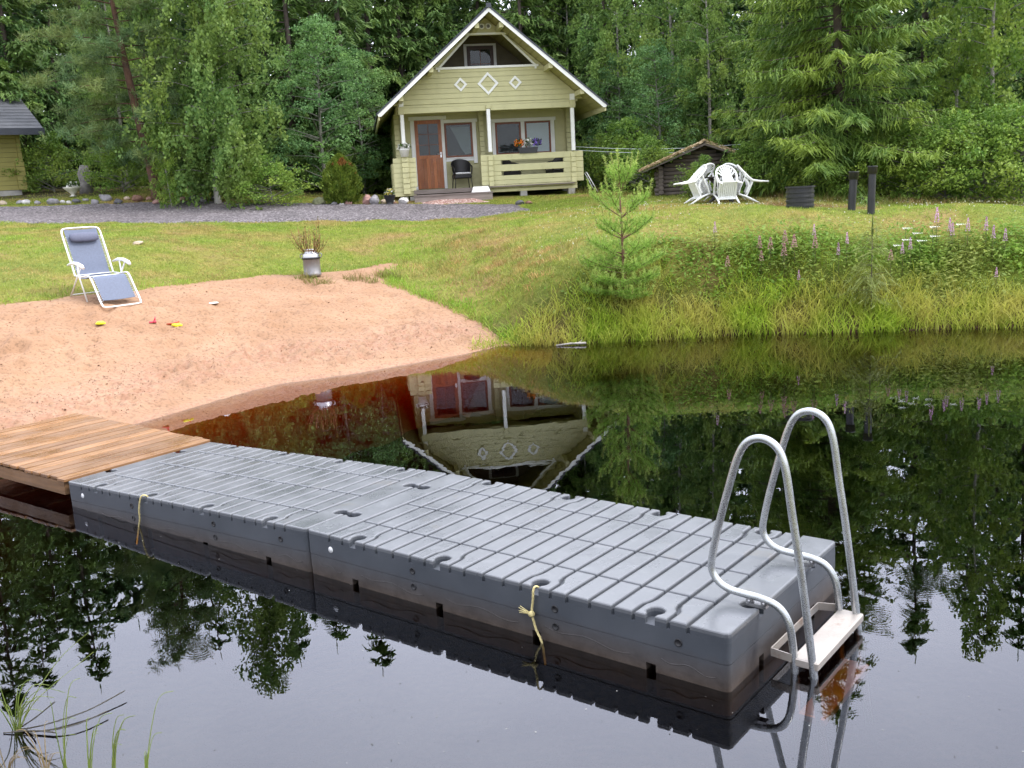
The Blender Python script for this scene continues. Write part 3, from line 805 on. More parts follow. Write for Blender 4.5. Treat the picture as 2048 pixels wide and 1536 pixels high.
def diamond(cx, cz, w, h, t):
    m = MB(); O = [(cx-w, cz), (cx, cz-h), (cx+w, cz), (cx, cz+h)]; I = [(cx-w+t*1.2, cz), (cx, cz-h+t*1.2), (cx+w-t*1.2, cz), (cx, cz+h-t*1.2)]
    for i in range(4):
        j = (i+1) % 4
        m.prism([O[i], O[j], I[j], I[i]], lambda x, y, s: (x, s, z_(y)), -.03, -.004)
    return m
diamond(-.01, 5.585, .315, .325, .075).build('diamond_ornament', m_wht, cab)
for x in (-.82, .80): diamond(x, 5.585, .195, .20, .07).build('diamond_ornament', m_wht, cab)
for x in (-.105, .09):
    t = MB(); t.lathe([(.085, 0), (.085, .03), (.05, .03), (.05, .006), (0, .006)], 20, Matrix.Translation((x, -.003, z_(7.19))) @ Matrix.Rotation(PI/2, 4, 'X'), cap=False)
    v = t.build('gable_vent', m_wht, cab)
    t = MB(); t.lathe([(.048, .008), (.0, .009)], 16, Matrix.Translation((x, -.003, z_(7.19))) @ Matrix.Rotation(PI/2, 4, 'X'), cap=False); t.build('vent_grille', M('grey_grille', (.2, .2, .19), .6), v)
# roof
D0, D1 = -.95, 8.5
b = MB()
for s in (-1, 1):
    P = [(0, 7.60), (s*3.34, 4.79), (s*3.34, 4.74), (0, 7.55)]
    b.prism(P, lambda x, y, t: (x, t, z_(y)), D0-.02, D1)
    for k in range(14):                                   # standing seams
        x = 0
    for k in range(1, 24):
        d = D0+k*(D1-D0)/24
        b.bar((s*.02, d, z_(7.612)), (s*3.34, d, z_(4.802)), .03, .03)
b.prism([(-.09, 7.54), (0, 7.64), (.09, 7.54), (.06, 7.54), (0, 7.61), (-.06, 7.54)], lambda x, y, t: (x, t, z_(y)), D0-.03, D1)
b.box((-.07, D0-.045, z_(7.53)), (.07, D0-.025, z_(7.655)))
b.build('roof', m_roof, cab)
b = MB()
for s in (-1, 1):
    n = 20
    for i in range(n):                                    # soffit boards along the roof
        x0, x1 = s*3.24*i/n, s*3.24*(i+1)/n-.012*s
        zt = lambda x: 7.535-abs(x)*.8413
        b.prism([(x0, zt(x0)-.07), (x1, zt(x1)-.07), (x1, zt(x1)-.012), (x0, zt(x0)-.012)], lambda x, y, t: (x, t, z_(y)), D0+.05, D1-.05)
b.build('soffit', m_sof, cab)
for s in (-1, 1):
    b = MB(); b.prism([(0, 7.545), (s*3.32, 4.752), (s*3.29, 4.70), (s*3.22, 4.70), (0, 7.43)], lambda x, y, t: (x, t, z_(y)), D0, D0+.035)
    b.build('bargeboard', m_wht, cab)
    b = MB(); b.box((min(s*3.26, s*3.30), D0+.04, z_(4.60)), (max(s*3.26, s*3.30), D1, z_(4.76))); b.build('eave_board', m_yel, cab)
    for x, z in ((1.72, 5.93), (2.62, 5.18), (.35, 7.08)):
        b = MB(); b.box((s*x-.06, D0+.08, z_(z-.07)), (s*x+.06, -.005, z_(z+.07))); b.build('purlin', m_yel, cab)
# posts
for a, z0, z1 in ((-2.60, 3.60, 4.80), (-.05, 3.62, 4.865), (2.48, 3.55, 4.80)):
    b = MB(); b.box((a-.055, -.045, z_(z0)), (a+.055, .06, z_(z1)), bev=.012); b.build('post', m_wht, cab)
for a in (-2.60, 2.49):
    b = MB(); b.box((a-.07, -.052, z_(5.025)), (a+.07, -.0045, z_(5.2))); b.build('post_cap', m_wht, cab)
# left low wall
b = MB(); boards(b, 2.72, 3.57, cst(-2.95), cst(-2.28), .02, .14); boards(b, 2.46, 2.715, cst(-2.95), cst(-2.32), .03, .13)
for i in range(7):
    b.box((-2.70, -.07+.012*(i % 2), z_(2.52+i*.155)), (-2.50, .0185, z_(2.52+(i+1)*.155-.008)), bev=.01)
for i in range(6): b.box((-2.99, .145, z_(2.5+i*.155)), (-2.86, 1.4, z_(2.5+(i+1)*.155-.008)))
b.build('low_wall', m_yel, cab)
# balustrade
b = MB()
def ns(x0, x1, z0, z1, y0=.02, y1=.13): b.box((x0, y0, z_(z0)), (x1, y1, z_(z1)), bev=.008)
ns(-.35, 2.77, 3.365, 3.54)
for z0, z1 in ((3.245, 3.36), (2.925, 3.04)): ns(-.35, .255, z0, z1); ns(2.165, 2.77, z0, z1)
ns(-.35, 2.77, 3.045, 3.24); ns(-.35, 2.77, 2.785, 2.92); ns(-.35, 2.77, 2.655, 2.78)
ns(-.12, 2.56, 2.54, 2.65, .03, .14); ns(-.12, 2.56, 2.44, 2.535, .01, .14)
for a in (-.06, 2.46):
    for i in range(6): b.box((a-.075, -.06+.012*(i % 2), z_(2.62+i*.15)), (a+.075, .018, z_(2.62+(i+1)*.15-.008)), bev=.01)
b.build('balustrade', m_yel, cab)
# porch floor, step, footings
b = MB()
for i in range(12): b.box((-2.40, -.12+i*.15, z_(2.585)), (2.45, -.12+(i+1)*.15-.008, z_(2.62)))
b.box((-2.40, -.13, z_(2.50)), (-.13, -.122, z_(2.618)))
b.build('porch_floor', m_deckw, cab)
b = MB(); b.box((-2.44, -.50, z_(2.43)), (-.1, -.33, z_(2.475))); b.box((-2.44, -.325, z_(2.43)), (-.1, -.14, z_(2.475))); b.box((-2.42, -.485, z_(2.15)), (-.12, -.46, z_(2.428))); b.build('step', m_deckw, cab)
for a, d, zt_ in [(x, .1, 2.44) for x in (-2.68, -2.42, .9, 2.38)]+[(x, y, 2.62) for x in (-2.7, 2.6) for y in (2.0, 4, 6, 8)]:
    b = MB(); b.box((a-.1, d-.1, z_(1.9)), (a+.1, d+.1, z_(zt_))); b.build('footing', m_conc, cab)
# door
YW = 1.70
dz = MB()
for x0, x1, z0, z1 in ((-2.16, -2.06, 2.66, 4.74), (-1.44, -1.34, 2.66, 4.74), (-2.06, -1.44, 4.63, 4.74), (-2.06, -1.44, 3.58, 3.68)):
    dz.box((x0, YW-.05, z_(z0)), (x1, YW-.004, z_(z1)))
for i in range(6): dz.box((-2.06+i*.1034, YW-.042, z_(2.66)), (-2.06+(i+1)*.1034-.005, YW-.004, z_(3.578)))
door = dz.build('door', m_door, cab)
g = MB(); g.box((-2.06, YW-.026, z_(3.68)), (-1.44, YW-.02, z_(4.63))); g.build('pane', m_glass, door)
g = MB(); g.box((-2.06, YW-.016, z_(3.68)), (-1.44, YW-.0045, z_(4.63))); g.build('dark_room_sheet', m_dark, door)
g = MB(); g.box((-1.76, YW-.036, z_(3.68)), (-1.74, YW-.027, z_(4.63)))
for z in (3.99, 4.31): g.box((-2.06, YW-.037, z_(z)), (-1.44, YW-.0275, z_(z+.018)))
g.build('glazing_bar', m_red, door)
g = MB(); g.tube([(-1.39, YW-.06, z_(3.70)), (-1.39, YW-.1, z_(3.70)), (-1.50, YW-.1, z_(3.70))], .011, 8); g.box((-1.41, YW-.06, z_(3.6)), (-1.37, YW-.051, z_(3.76))); g.build('handle', m_metal, door)
def trim(rects, y0=YW-.034, y1=YW-.003):
    b = MB()
    for x0, x1, z0, z1 in rects: b.box((x0, y0, z_(z0)), (x1, y1, z_(z1)), bev=.004)
    return b.build('trim', m_wht, cab)
trim([(-2.29, -2.163, 2.64, 4.745), (-2.33, -1.16, 4.75, 4.86), (-1.337, -1.245, 2.64, 4.745), (-1.24, -.20, 4.635, 4.735), (-.365, -.245, 3.38, 4.63), (-1.24, -.37, 3.46, 3.535)])
def window(x0, x1, z0, z1, fill, fillname):
    b = MB(); t = .055
    for r_ in ((x0, x0+t, z0, z1), (x1-t, x1, z0, z1), (x0+t, x1-t, z0, z0+t), (x0+t, x1-t, z1-t, z1)): b.box((r_[0], YW-.045, z_(r_[2])), (r_[1], YW-.004, z_(r_[3])))
    w = b.build('window', m_red, cab)
    g = MB(); g.box((x0+t, YW-.030, z_(z0+t)), (x1-t, YW-.025, z_(z1-t))); g.build('pane', m_glass, w)
    g = MB(); g.box((x0+t, YW-.010, z_(z0+t)), (x1-t, YW-.0045, z_(z1-t))); g.build(fillname, fill, w)
    return w
w = window(-1.238, -.372, 3.58, 4.62, m_dark, 'dark_room_sheet')
g = MB(); g.prism([(-.6, 4.5), (-.44, 4.5), (-.44, 3.68), (-.62, 3.66), (-.75, 3.85), (-.9, 4.2), (-1.05, 4.5)], lambda x, y, t: (x, t, z_(y)), YW-.018, YW-.013); g.build('curtain', m_cur, w)
trim([(-1.23, -.375, 3.545, 3.578)], YW-.06, YW-.002)
window(.36, 1.17, 3.58, 4.575, m_dark, 'dark_room_sheet'); window(1.30, 2.12, 3.58, 4.575, m_blind, 'blind')
trim([(.25, .355, 3.45, 4.58), (1.175, 1.295, 3.45, 4.58), (2.125, 2.25, 3.45, 4.58), (.2, 2.30, 4.585, 4.69), (.36, 1.17, 3.48, 3.575), (1.3, 2.12, 3.48, 3.575)])

def cabp(a, d, z): return np.array([FC[0]+math.cos(CY)*a-math.sin(CY)*d, FC[1]+math.sin(CY)*a+math.cos(CY)*d, z])
# porch things
def wicker_chair():
    r = empty('wicker_armchair')
    b = MB()
    for k in range(13):                                   # rounded back shell
        pass
    n = 16; rows = []
    for j in range(7):
        tz = j/6
        row = []
        for i in range(n+1):
            a = PI*(i/n); w = .27+.03*tz
            hgt = .42+(.26+.20*math.sin(a)**.8)*tz
            row.append((w*math.cos(a), .02+.24*math.sin(a)+.06*tz*math.sin(a), hgt))
        rows.append(row)
    for th in (0, .022):
        base = len(b.bm.verts)
        vs = [[b.bm.verts.new((x*(1-th*2), y-th, z)) for x, y, z in row] for row in rows]
        for j in range(6):
            for i in range(n):
                b.bm.faces.new((vs[j][i], vs[j][i+1], vs[j+1][i+1], vs[j+1][i])).smooth = True
    b.tube([rows[6][i] for i in range(n+1)], .02, 8)
    b.build('backrest', m_wick, r)
    b = MB(); b.box((-.27, -.26, .30), (.27, .24, .42), bev=.02); b.build('seat', m_wick, r)
    for s in (-1, 1):
        b = MB(); b.tube([(s*.30, .05, .68), (s*.30, -.12, .665), (s*.28, -.25, .62), (s*.265, -.25, .42)], .022, 8); b.build('armrest', m_wick, r)
        for y in (-.22, .20):
            b = MB(); b.tube([(s*.24, y, .32), (s*.27, y*1.15, 0)], .014, 8); b.build('leg', m_wick, r)
    b = MB(); b.box((-.24, -.25, .423), (.24, .16, .475), bev=.018); b.build('cushion', m_cush, r)
    return r
wc = wicker_chair(); wc.location = cabp(-.82, 1.25, 2.622); wc.rotation_euler = (0, 0, CY+.1)
tag(wc, 'black wicker armchair with white cushion under the porch window beside the door', 'armchair', 'wicker chairs on the porch')
w2 = dup(wc, cabp(.72, .95, 2.622), CY+R(75), 'black wicker armchair half hidden behind the balustrade, near the porch centre post')
w3 = dup(wc, cabp(2.12, .95, 2.622), CY-R(75), 'black wicker armchair half hidden behind the right end of the balustrade')
t = MB(); t.lathe([(.36, .70), (.37, .715), (.36, .73)], 28); t.tube([(0, 0, 0), (0, 0, .7)], .03, 10); t.lathe([(.22, 0), (.2, .03), (.04, .05)], 20)
# white planter on the low wall post, flowers
def flower_clump(name, parent, n, r, zc, zh, col_leaf, cols, size=.05):
    V = []; Fq = []; mats = [col_leaf]+cols; mi = []
    for i in range(n):
        a = random.uniform(0, 2*PI); q = r*math.sqrt(random.random()); z = zc+random.uniform(-.3, 1)*zh*(1-.4*q/r)
        c = np.array([q*math.cos(a), q*math.sin(a), z]); k = 0 if random.random() < .5 else random.randint(1, len(cols))
        s = size*random.uniform(.7, 1.3)
        u = np.array([random.gauss(0, 1), random.gauss(0, 1), random.gauss(0, 1)]); u /= np.linalg.norm(u)
        w = np.cross(u, [random.gauss(0, 1), random.gauss(0, 1), random.gauss(0, 1)]); w /= np.linalg.norm(w)
        b_ = len(V); V += [c-u*s, c+w*s*.6, c+u*s, c-w*s*.6]; Fq.append((b_, b_+1, b_+2, b_+3)); mi.append(k)
    return np_mesh(name, np.array(V), [np.array(Fq)], mats, parent, matidx=mi)
m_fl_leaf = leaf_mat('flower_leaves', (.03, .07, .015), (.09, .15, .03))
m_fw = leaf_mat('white_petals', (.7, .7, .68), (.85, .85, .8), .2); m_fo = leaf_mat('orange_petals', (.75, .16, .01), (.85, .28, .02), .2)
m_fv = leaf_mat('violet_petals', (.18, .12, .5), (.3, .2, .65), .2); m_fy = leaf_mat('yellow_petals', (.8, .6, .05), (.85, .75, .2), .2)
m_pot = M('white_plastic_pot', (.8, .8, .78), .4, .04, bst=0)
pt = empty('flower_pot', cabp(-2.60, -.03, 3.60), 0, 'white flower pot of white blooms on the post left of the cabin door', 'flower pot')
b = MB(); b.lathe([(.11, 0), (.15, .19), (.165, .2), (.165, .235), (.15, .235), (.14, .2), (.0, .2)], 20); b.build('pot', m_pot, pt)
flower_clump('blooms', pt, 170, .2, .27, .14, m_fl_leaf, [m_fw, m_fw], .045)
pl = empty('flower_box', cabp(1.10, .075, 3.543), CY, 'dark flower box with orange, white and violet blooms on the balustrade', 'planter')
b = MB(); b.prism([(-.26, 0), (.26, 0), (.30, .17), (-.30, .17)], lambda x, y, t: (x, t, y), -.09, .09); b.build('box', m_blk, pl)
for x, mm, h in ((-.26, m_fo, .34), (.02, m_fw, .28), (.27, m_fv, .24)):
    o = flower_clump('blooms', pl, 110, .15, .24, .2, m_fl_leaf, [mm, mm, mm], .042); o.location = (x, 0, .02)
pb = empty('flower_pot', cabp(-3.15, -.75, g1(*cabp(-3.15, -.75, 0)[:2])), 0, 'black footed flower pot with yellow and white blooms beside the cabin corner', 'flower pot')
b = MB(); b.lathe([(.14, 0), (.10, .06), (.11, .1), (.17, .28), (.18, .29), (.15, .29), (.14, .26), (0, .26)], 18); b.build('pot', m_blk, pb)
flower_clump('blooms', pb, 90, .15, .34, .14, m_fl_leaf, [m_fy, m_fw], .045)
b = MB(); b.prism([(-.28, 0), (.28, 0), (.22, .16), (-.22, .16)], lambda x, y, t: (x, t+(.12 if y > .1 else 0)*0+y*.25, y), -.07, .07)
o = b.build('washing_tub', m_pot); o.location = cabp(-.44, -.33, 2.475); o.rotation_euler = (0, 0, CY)
tag(o, 'white upturned plastic tub on the porch step beside the balustrade', 'tub')
dr = empty('drying_rack', cabp(2.72, -.15, g1(*cabp(2.72, -.15, 0)[:2])), CY, 'folded white drying rack leaning on the right end of the porch', 'drying rack')
b = MB()
for k in range(2): b.tube([(.42+.0*k, -.1+k*.35, 0), (.12, .08+k*.30, .62)], .012, 6)
b.build('frame', m_pot, dr); b = MB()
for k in range(6): b.tube([(.42-.3*k/5, -.1+.18*k/5, .62*k/5+.01), (.42-.3*k/5, .25+.13*k/5, .62*k/5+.01)], .006, 5)
b.build('rods', m_pot, dr)
# clothes lines to the trees on the right
a0 = cabp(2.54, .0, 3.62)
for k, (px, py, Y, z0) in enumerate(((1490, 288, 27.6, .04), (1500, 297, 27.2, -.06))):
    q = aty(px, py, Y); s = a0+[0, 0, z0]; t = MB()
    t.tube([s+(q-s)*i/12-np.array([0, 0, .10*math.sin(PI*i/12)]) for i in range(13)], .006, 5)
    o = t.build('clothes_line', M('line_cord', (.55, .6, .62), .6, bst=0))
    tag(o, ('upper', 'lower')[k]+' of two pale clothes lines strung from cabin post to shed trees', 'clothes line', 'clothes lines')

# ------------------------------------------------------------------ second cabin at the left edge
Y2 = R(35); P2 = on(47, 33.0); A2 = np.array([math.cos(Y2), math.sin(Y2)]); B2 = np.array([-math.sin(Y2), math.cos(Y2)])
h2 = empty('log_cabin', P2, Y2, 'olive log cabin with grey roof cut off by the left edge of the view', 'cabin')
m_olive = plank_paint('olive_paint', (.30, .27, .075), .1)
m_roof2 = M('grey_felt_roof', (.09, .094, .105), .7, .2, 3, 50, .4, .006)
b = MB()
for i in range(12): b.box((-6, 0, .16+i*.15), (0, .12, .16+(i+1)*.15-.008))
for i in range(14): b.box((-.13, .125, .16+i*.15), (-.002, 5, .16+(i+1)*.15-.008))
for i in range(6): b.box((-.12, -.12, .16+i*.15), (.14, -.003, .16+(i+1)*.15-.01))
for i in range(12): b.box((.0025, -.09, .16+i*.15), (.12, .11, .16+(i+1)*.15-.01))
b.build('wall', m_olive, h2)
b = MB(); b.box((-6, .02, -.5), (-.02, .11, .155)); b.box((-.11, .115, -.5), (-.02, 5, .155)); b.build('foundation', m_conc, h2)
b = MB(); b.prism([(-.75, 1.95), (2.4, 3.20), (5.6, 1.95), (5.6, 2.05), (2.4, 3.32), (-.75, 2.06)], lambda x, y, t: (t, x, y), -6.5, .75)
for i in range(9):
    f = (i+1)/10; b.bar((-6.5, -.75+3.15*f, 2.055+1.265*f), (.75, -.75+3.15*f, 2.055+1.265*f), .05, .03)
b.build('roof', m_roof2, h2)
b = MB(); b.box((-6.5, -.80, 1.86), (.77, -.755, 2.07)); b.build('eave_board', m_roof, h2)
b = MB(); b.prism([(-.74, 1.93), (2.4, 3.17), (2.4, 3.03), (-.74, 1.80)], lambda x, y, t: (t, x, y), .68, .72); b.build('bargeboard', m_olive, h2)

# ------------------------------------------------------------------ log shed
sp = on(1408, 26.9); shed = empty('log_shed', sp, R(-6), 'low weathered dark log shed with a shaggy straw coloured roof behind the white chairs', 'shed')
shed.scale = (1, 1, .82)
m_log = M('weathered_log', (.115, .095, .08), .9, .4, 5, 30, .6, .01, stretch=(1, 6, 6))
m_thatch = M('lichen_roof', (.36, .28, .16), .95, .45, 9, 40, 1., .03, dirt=((.10, .075, .04), 6, .5))
b = MB()
hw = 1.15
for i in range(7):
    z = .07+i*.13; j = random.uniform(-.03, .03)
    b.tube([(-hw-.15+j, -.02, z), (hw+.15+j, 0, z)], .07, 8)
    b.tube([(-hw, -.18+j, z+.065), (-hw, 2.4, z+.065)], .07, 8); b.tube([(hw, -.18+j, z+.065), (hw, 2.4, z+.065)], .07, 8)
for i in range(5):
    w = hw-.1-i*.24
    if w > .05: b.tube([(-w, 0, .98+i*.125), (w, 0, .98+i*.125)], .068, 8)
b.build('wall', m_log, shed)
b = MB()
for s in (-1, 1): b.prism([(0, 1.62), (s*1.62, .83), (s*1.62, .80), (0, 1.55)], lambda x, y, t: (x, t, y), -.5, 2.7)
for k in range(12): b.tube([(0, -.5, 1.66), (0, 2.7, 1.66)], .035, 6) if k == 0 else None
b.build('roof', m_log, shed)
V = []; Fq = []
for i in range(2600):
    s = -1 if random.random() < .75 else 1; u = random.random(); d = -.55+random.random()**1.6*3.1
    c = np.array([s*1.68*u, d, 1.66-.80*u+random.uniform(0, .07)]); l = random.uniform(.06, .18)
    dd = np.array([s*.9+random.uniform(-.4, .4), random.uniform(-.5, .5), -.45+random.uniform(-.3, .3)]); dd /= np.linalg.norm(dd)
    w = np.cross(dd, [random.gauss(0, 1), random.gauss(0, 1), 1.2]); w /= np.linalg.norm(w); k = len(V)
    V += [c-dd*l*.5-w*.014, c-dd*l*.5+w*.014, c+dd*l*.5+w*.008, c+dd*l*.5-w*.008]; Fq.append((k, k+1, k+2, k+3))
o = np_mesh('thatch', np.array(V), [np.array(Fq)], leaf_mat('straw', (.26, .19, .09), (.60, .47, .29), .1), shed); o['kind'] = 'stuff'

# ------------------------------------------------------------------ recliner on the sand
rp = hit(213, 616); RCL = R(50)
m_frame = M('white_lacquer_tube', (.8, .82, .82), .35, .04, bst=0)
m_sling = M('grey_blue_sling', (.135, .16, .225), .75, .1, 40, 400, .3, .001)
m_pil = M('headrest_fabric', (.10, .11, .165), .7, .1, 30, 300, .2, .001)
rec = empty('reclining_chair', on_sand(hit(204, 600)), RCL, 'white framed reclining garden chair with blue grey sling and headrest on the sand', 'garden chair')
HWD = .29
BK = [(.62, 1.20), (.52, 1.03), (.30, .62), (.20, .44)]          # (back distance, height): +y = behind sitter
SEATP = [(.20, .44), (.10, .40), (-.05, .42), (-.26, .50)]
LEGP = [(-.26, .50), (-.36, .42), (-.62, .09), (-.66, .03)]
def RX(x, y, z): return (x, y, z)
t = MB()
up_ = catmull([(HWD, .20, .42), (HWD, .32, .66), (HWD, .50, 1.0), (HWD-.01, .585, 1.16), (HWD-.07, .61, 1.205), (0, .612, 1.21), (-HWD+.07, .61, 1.205), (-HWD+.01, .585, 1.16), (-HWD, .50, 1.0), (-HWD, .32, .66), (-HWD, .20, .42)], 5)
t.tube(up_, .014, 8); t.build('back_frame', m_frame, rec)
t = MB()
lg = catmull([(HWD, -.02, .44), (HWD, -.22, .50), (HWD, -.31, .46), (HWD, -.45, .28), (HWD, -.62, .06), (HWD-.05, -.67, .02), (0, -.675, .016), (-HWD+.05, -.67, .02), (-HWD, -.62, .06), (-HWD, -.45, .28), (-HWD, -.31, .46), (-HWD, -.22, .50), (-HWD, -.02, .44)], 5)
t.tube(lg, .014, 8)
for s in (-1, 1): t.tube([(s*HWD, .2, .42), (s*HWD, -.02, .44)], .014, 8)
t.build('leg_rest_frame', m_frame, rec)
def sling(name, prof, w0):
    P = catmull([(0, y, z) for y, z in prof], 6); n = len(P); m = MB()
    for th in (0, -.005):
        vs = [[m.bm.verts.new((x, p[1], p[2]+th-.012*(1-(x/w0)**2))) for x in np.linspace(-w0, w0, 7)] for p in P]
        for i in range(n-1):
            for j in range(6): m.bm.faces.new((vs[i][j], vs[i][j+1], vs[i+1][j+1], vs[i+1][j])).smooth = True
    return m.build(name, m_sling, rec)
sling('back_sling', [(.60, 1.19), (.50, 1.0), (.33, .66), (.22, .43), (.12, .385), (-.02, .405), (-.20, .475)], HWD-.045)
sling('leg_sling', [(-.20, .478), (-.27, .47), (-.36, .375), (-.47, .235), (-.56, .12)], HWD-.045)
for s in (-1, 1):                                         # elastic lacing
    for y0, z0, y1, z1, n_ in ((.52, 1.04, .24, .50, 21), (-.30, .455, -.58, .095, 13)):
        t = MB(); prev = None; pts = []
        for k in range(n_):
            g = k/(n_-1); y, z = y0+(y1-y0)*g, z0+(z1-z0)*g
            pts += [(s*(HWD-.05), y+.012, z+.02), (s*HWD, y, z)]
        t.tube(pts, .0035, 4); t.build('lacing', m_frame, rec)
t = MB()
hp = [(.0, -.215), (.045, -.2), (.062, -.15), (.066, 0), (.062, .15), (.045, .2), (0, .215)]
Mx = Matrix.Translation((0, .475, 1.06)) @ Matrix.Rotation(R(-28), 4, 'X') @ Matrix.Diagonal((1, .72, 1.35, 1)) @ Matrix.Rotation(PI/2, 4, 'Y')
t.lathe([(r_, z) for r_, z in hp], 16, Mx, cap=False); t.build('headrest', m_pil, rec)
for s in (-1, 1):
    t = MB(); t.tube([(s*.34, .30, .60), (s*.345, .15, .665), (s*.35, -.02, .69), (s*.35, -.16, .67), (s*.35, -.22, .64)], [.018, .03, .034, .034, .022], 8); t.build('armrest', m_frame, rec)
    t = MB(); t.tube([(s*.33, -.10, .66), (s*.33, .28, .02)], .012, 8); t.build('rear_leg', m_frame, rec)
    t = MB(); t.tube([(s*.32, .05, .66), (s*.32, .0, .45), (s*.315, -.22, .02)], .012, 8); t.build('front_leg', m_frame, rec)
t = MB(); t.tube([(-.33, .25, .06), (.33, .25, .06)], .01, 8); t.tube([(-.3, .2, .42), (.3, .2, .42)], .01, 8); t.tube([(-.3, -.02, .43), (.3, -.02, .43)], .01, 8); t.build('crossbar', m_frame, rec)

rec.scale = (1.08, .94, .84)
_f = Vector((math.sin(RCL), -math.cos(RCL))); _p = rec.location
_zf = on_sand((_p.x+_f.x*.58, _p.y+_f.y*.58))[2]; _zr = on_sand((_p.x-_f.x*.23, _p.y-_f.y*.23))[2]
_ph = math.atan2(_zr-_zf, .81); rec.rotation_euler = (_ph, 0, RCL); rec.location.z = _zf+.58*math.tan(_ph)+.002
# milk can with willow switches
mc = on_sand(hit(626, 557))
can = empty('milk_can', mc, 0, 'old aluminium milk can standing at the edge of the sand with twigs in it', 'milk can')
m_can = M('dull_aluminium', (.27, .265, .27), .5, .15, 5, 40, .15, .003, metallic=.6, dirt=((.25, .22, .2), 4, .6))
t = MB(); t.lathe([(.15, 0), (.168, .01), (.168, .05), (.16, .06), (.16, .31), (.165, .315)], 28, cap=False); t.lathe([(.0, .004), (.15, .004)], 20, cap=False); t.build('body', m_can, can)
t = MB(); t.lathe([(.165, .317), (.172, .32), (.172, .352), (.165, .355)], 28, cap=False); t.build('dark_band', m_blk, can)
t = MB(); t.lathe([(.164, .357), (.158, .40), (.125, .44), (.112, .455), (.112, .485), (.122, .492), (.122, .505), (.105, .505), (.1, .47)], 28, cap=False); t.build('neck', M('bright_aluminium', (.5, .5, .51), .3, .08, metallic=.9, bst=0), can)
for s in (-1, 1):
    t = MB(); t.tube(catmull([(s*.165, 0, .34), (s*.20, 0, .36), (s*.20, 0, .41), (s*.15, 0, .42)], 4), .009, 6); t.build('handle', m_bolt, can)
tw = empty('willow_twigs', mc+[0, 0, .35], 0, 'bundle of thin orange brown willow twigs sprouting leaves out of the milk can', 'twigs')
t = MB(); V = []; Fq = []
for i in range(34):
    a = random.uniform(0, 2*PI); sp_ = random.uniform(.05, .30); h = random.uniform(.32, .66) if i else .78
    pts = [(.05*math.cos(a), .05*math.sin(a), 0), (.08*math.cos(a)+sp_*.4*math.cos(a), .08*math.sin(a)+sp_*.4*math.sin(a), h*.5), (sp_*math.cos(a), sp_*math.sin(a), h)]
    t.tube(pts, [.005, .004, .0025], 4)
    for k in range(17):
        f = random.uniform(.35, 1); c = np.array(pts[1])*(1-abs(2*f-1)) + np.array(pts[2])*max(0, 2*f-1)+np.array(pts[0])*max(0, 1-2*f)
        d = np.array([math.cos(a)+random.gauss(0, .8), math.sin(a)+random.gauss(0, .8), random.uniform(.2, 1.4)]); d /= np.linalg.norm(d)
        w = np.cross(d, [0, 0, 1.01]); w /= np.linalg.norm(w)+1e-6; l = random.uniform(.03, .055); q = len(V)
        V += [c, c+d*l*.5+w*.009, c+d*l, c+d*l*.5-w*.009]; Fq.append((q, q+1, q+2, q+3))
t.build('stems', M('orange_bark', (.22, .095, .03), .7, .3, bst=0), tw)
tw.scale = (1.35, 1.35, .95)
np_mesh('leaves', np.array(V), [np.array(Fq)], leaf_mat('willow_leaf', (.10, .14, .03), (.26, .27, .07)), tw)

# toys
def toy(px, py, name, mat, label, kind):
    p = on_sand(hit(px, py)); m = MB()
    if kind == 0:
        m.lathe([(.075, 0), (.06, .05), (.0, .055)], 10); m.box((-.09, -.02, .0), (.09, .02, .03), bev=.008)
    elif kind == 1:
        m.lathe([(.03, 0), (.035, .04), (.0, .05)], 8); m.tube([(0, 0, .04), (.02, .01, .12)], [.02, .006], 6); m.box((-.10, -.03, .0), (-.02, .03, .03), bev=.01)
    elif kind == 2:
        for k in range(5):
            a = 2*PI*k/5; m.tube([(0, 0, .03), (.1*math.cos(a), .07*math.sin(a), .03+.02*(k % 2))], [.035, .018], 8)
        m.lathe([(.05, .0), (.05, .05), (.0, .065)], 10)
    elif kind == 3: m.tube([(-.13, 0, .02), (0, .02, .03), (.1, .02, .045)], [.018, .02, .03], 8)
    else: m.lathe([(.09, .0), (.10, .012), (.085, .022), (.0, .024)], 18)
    o = m.build(name, mat); o.location = p+[0, 0, .002]; o.scale = (.8,)*3; return tag(o, label, 'toy')
m_ty = M('yellow_toy_plastic', (.80, .78, .03), .4, .05, bst=0); m_tp = M('red_toy_plastic', (.62, .06, .10), .4, .05, bst=0); m_tb = M('brick_red_toy_plastic', (.45, .08, .03), .4, .05, bst=0)
toy(203, 660, 'sand_mould', m_ty, 'small yellow sand mould lying alone on the beach', 0)
toy(311, 657, 'sand_toy', m_tp, 'small red sand toy between the yellow ones', 1)
toy(355, 661, 'star_mould', m_ty, 'bright yellow star shaped sand mould on the beach', 2)
toy(348, 656, 'toy_spade', m_tb, 'brick red toy spade behind the yellow star mould', 3)
toy(428, 615, 'disc_toy', m_pot, 'white round plastic disc on the sand right of the reclining chair', 4)

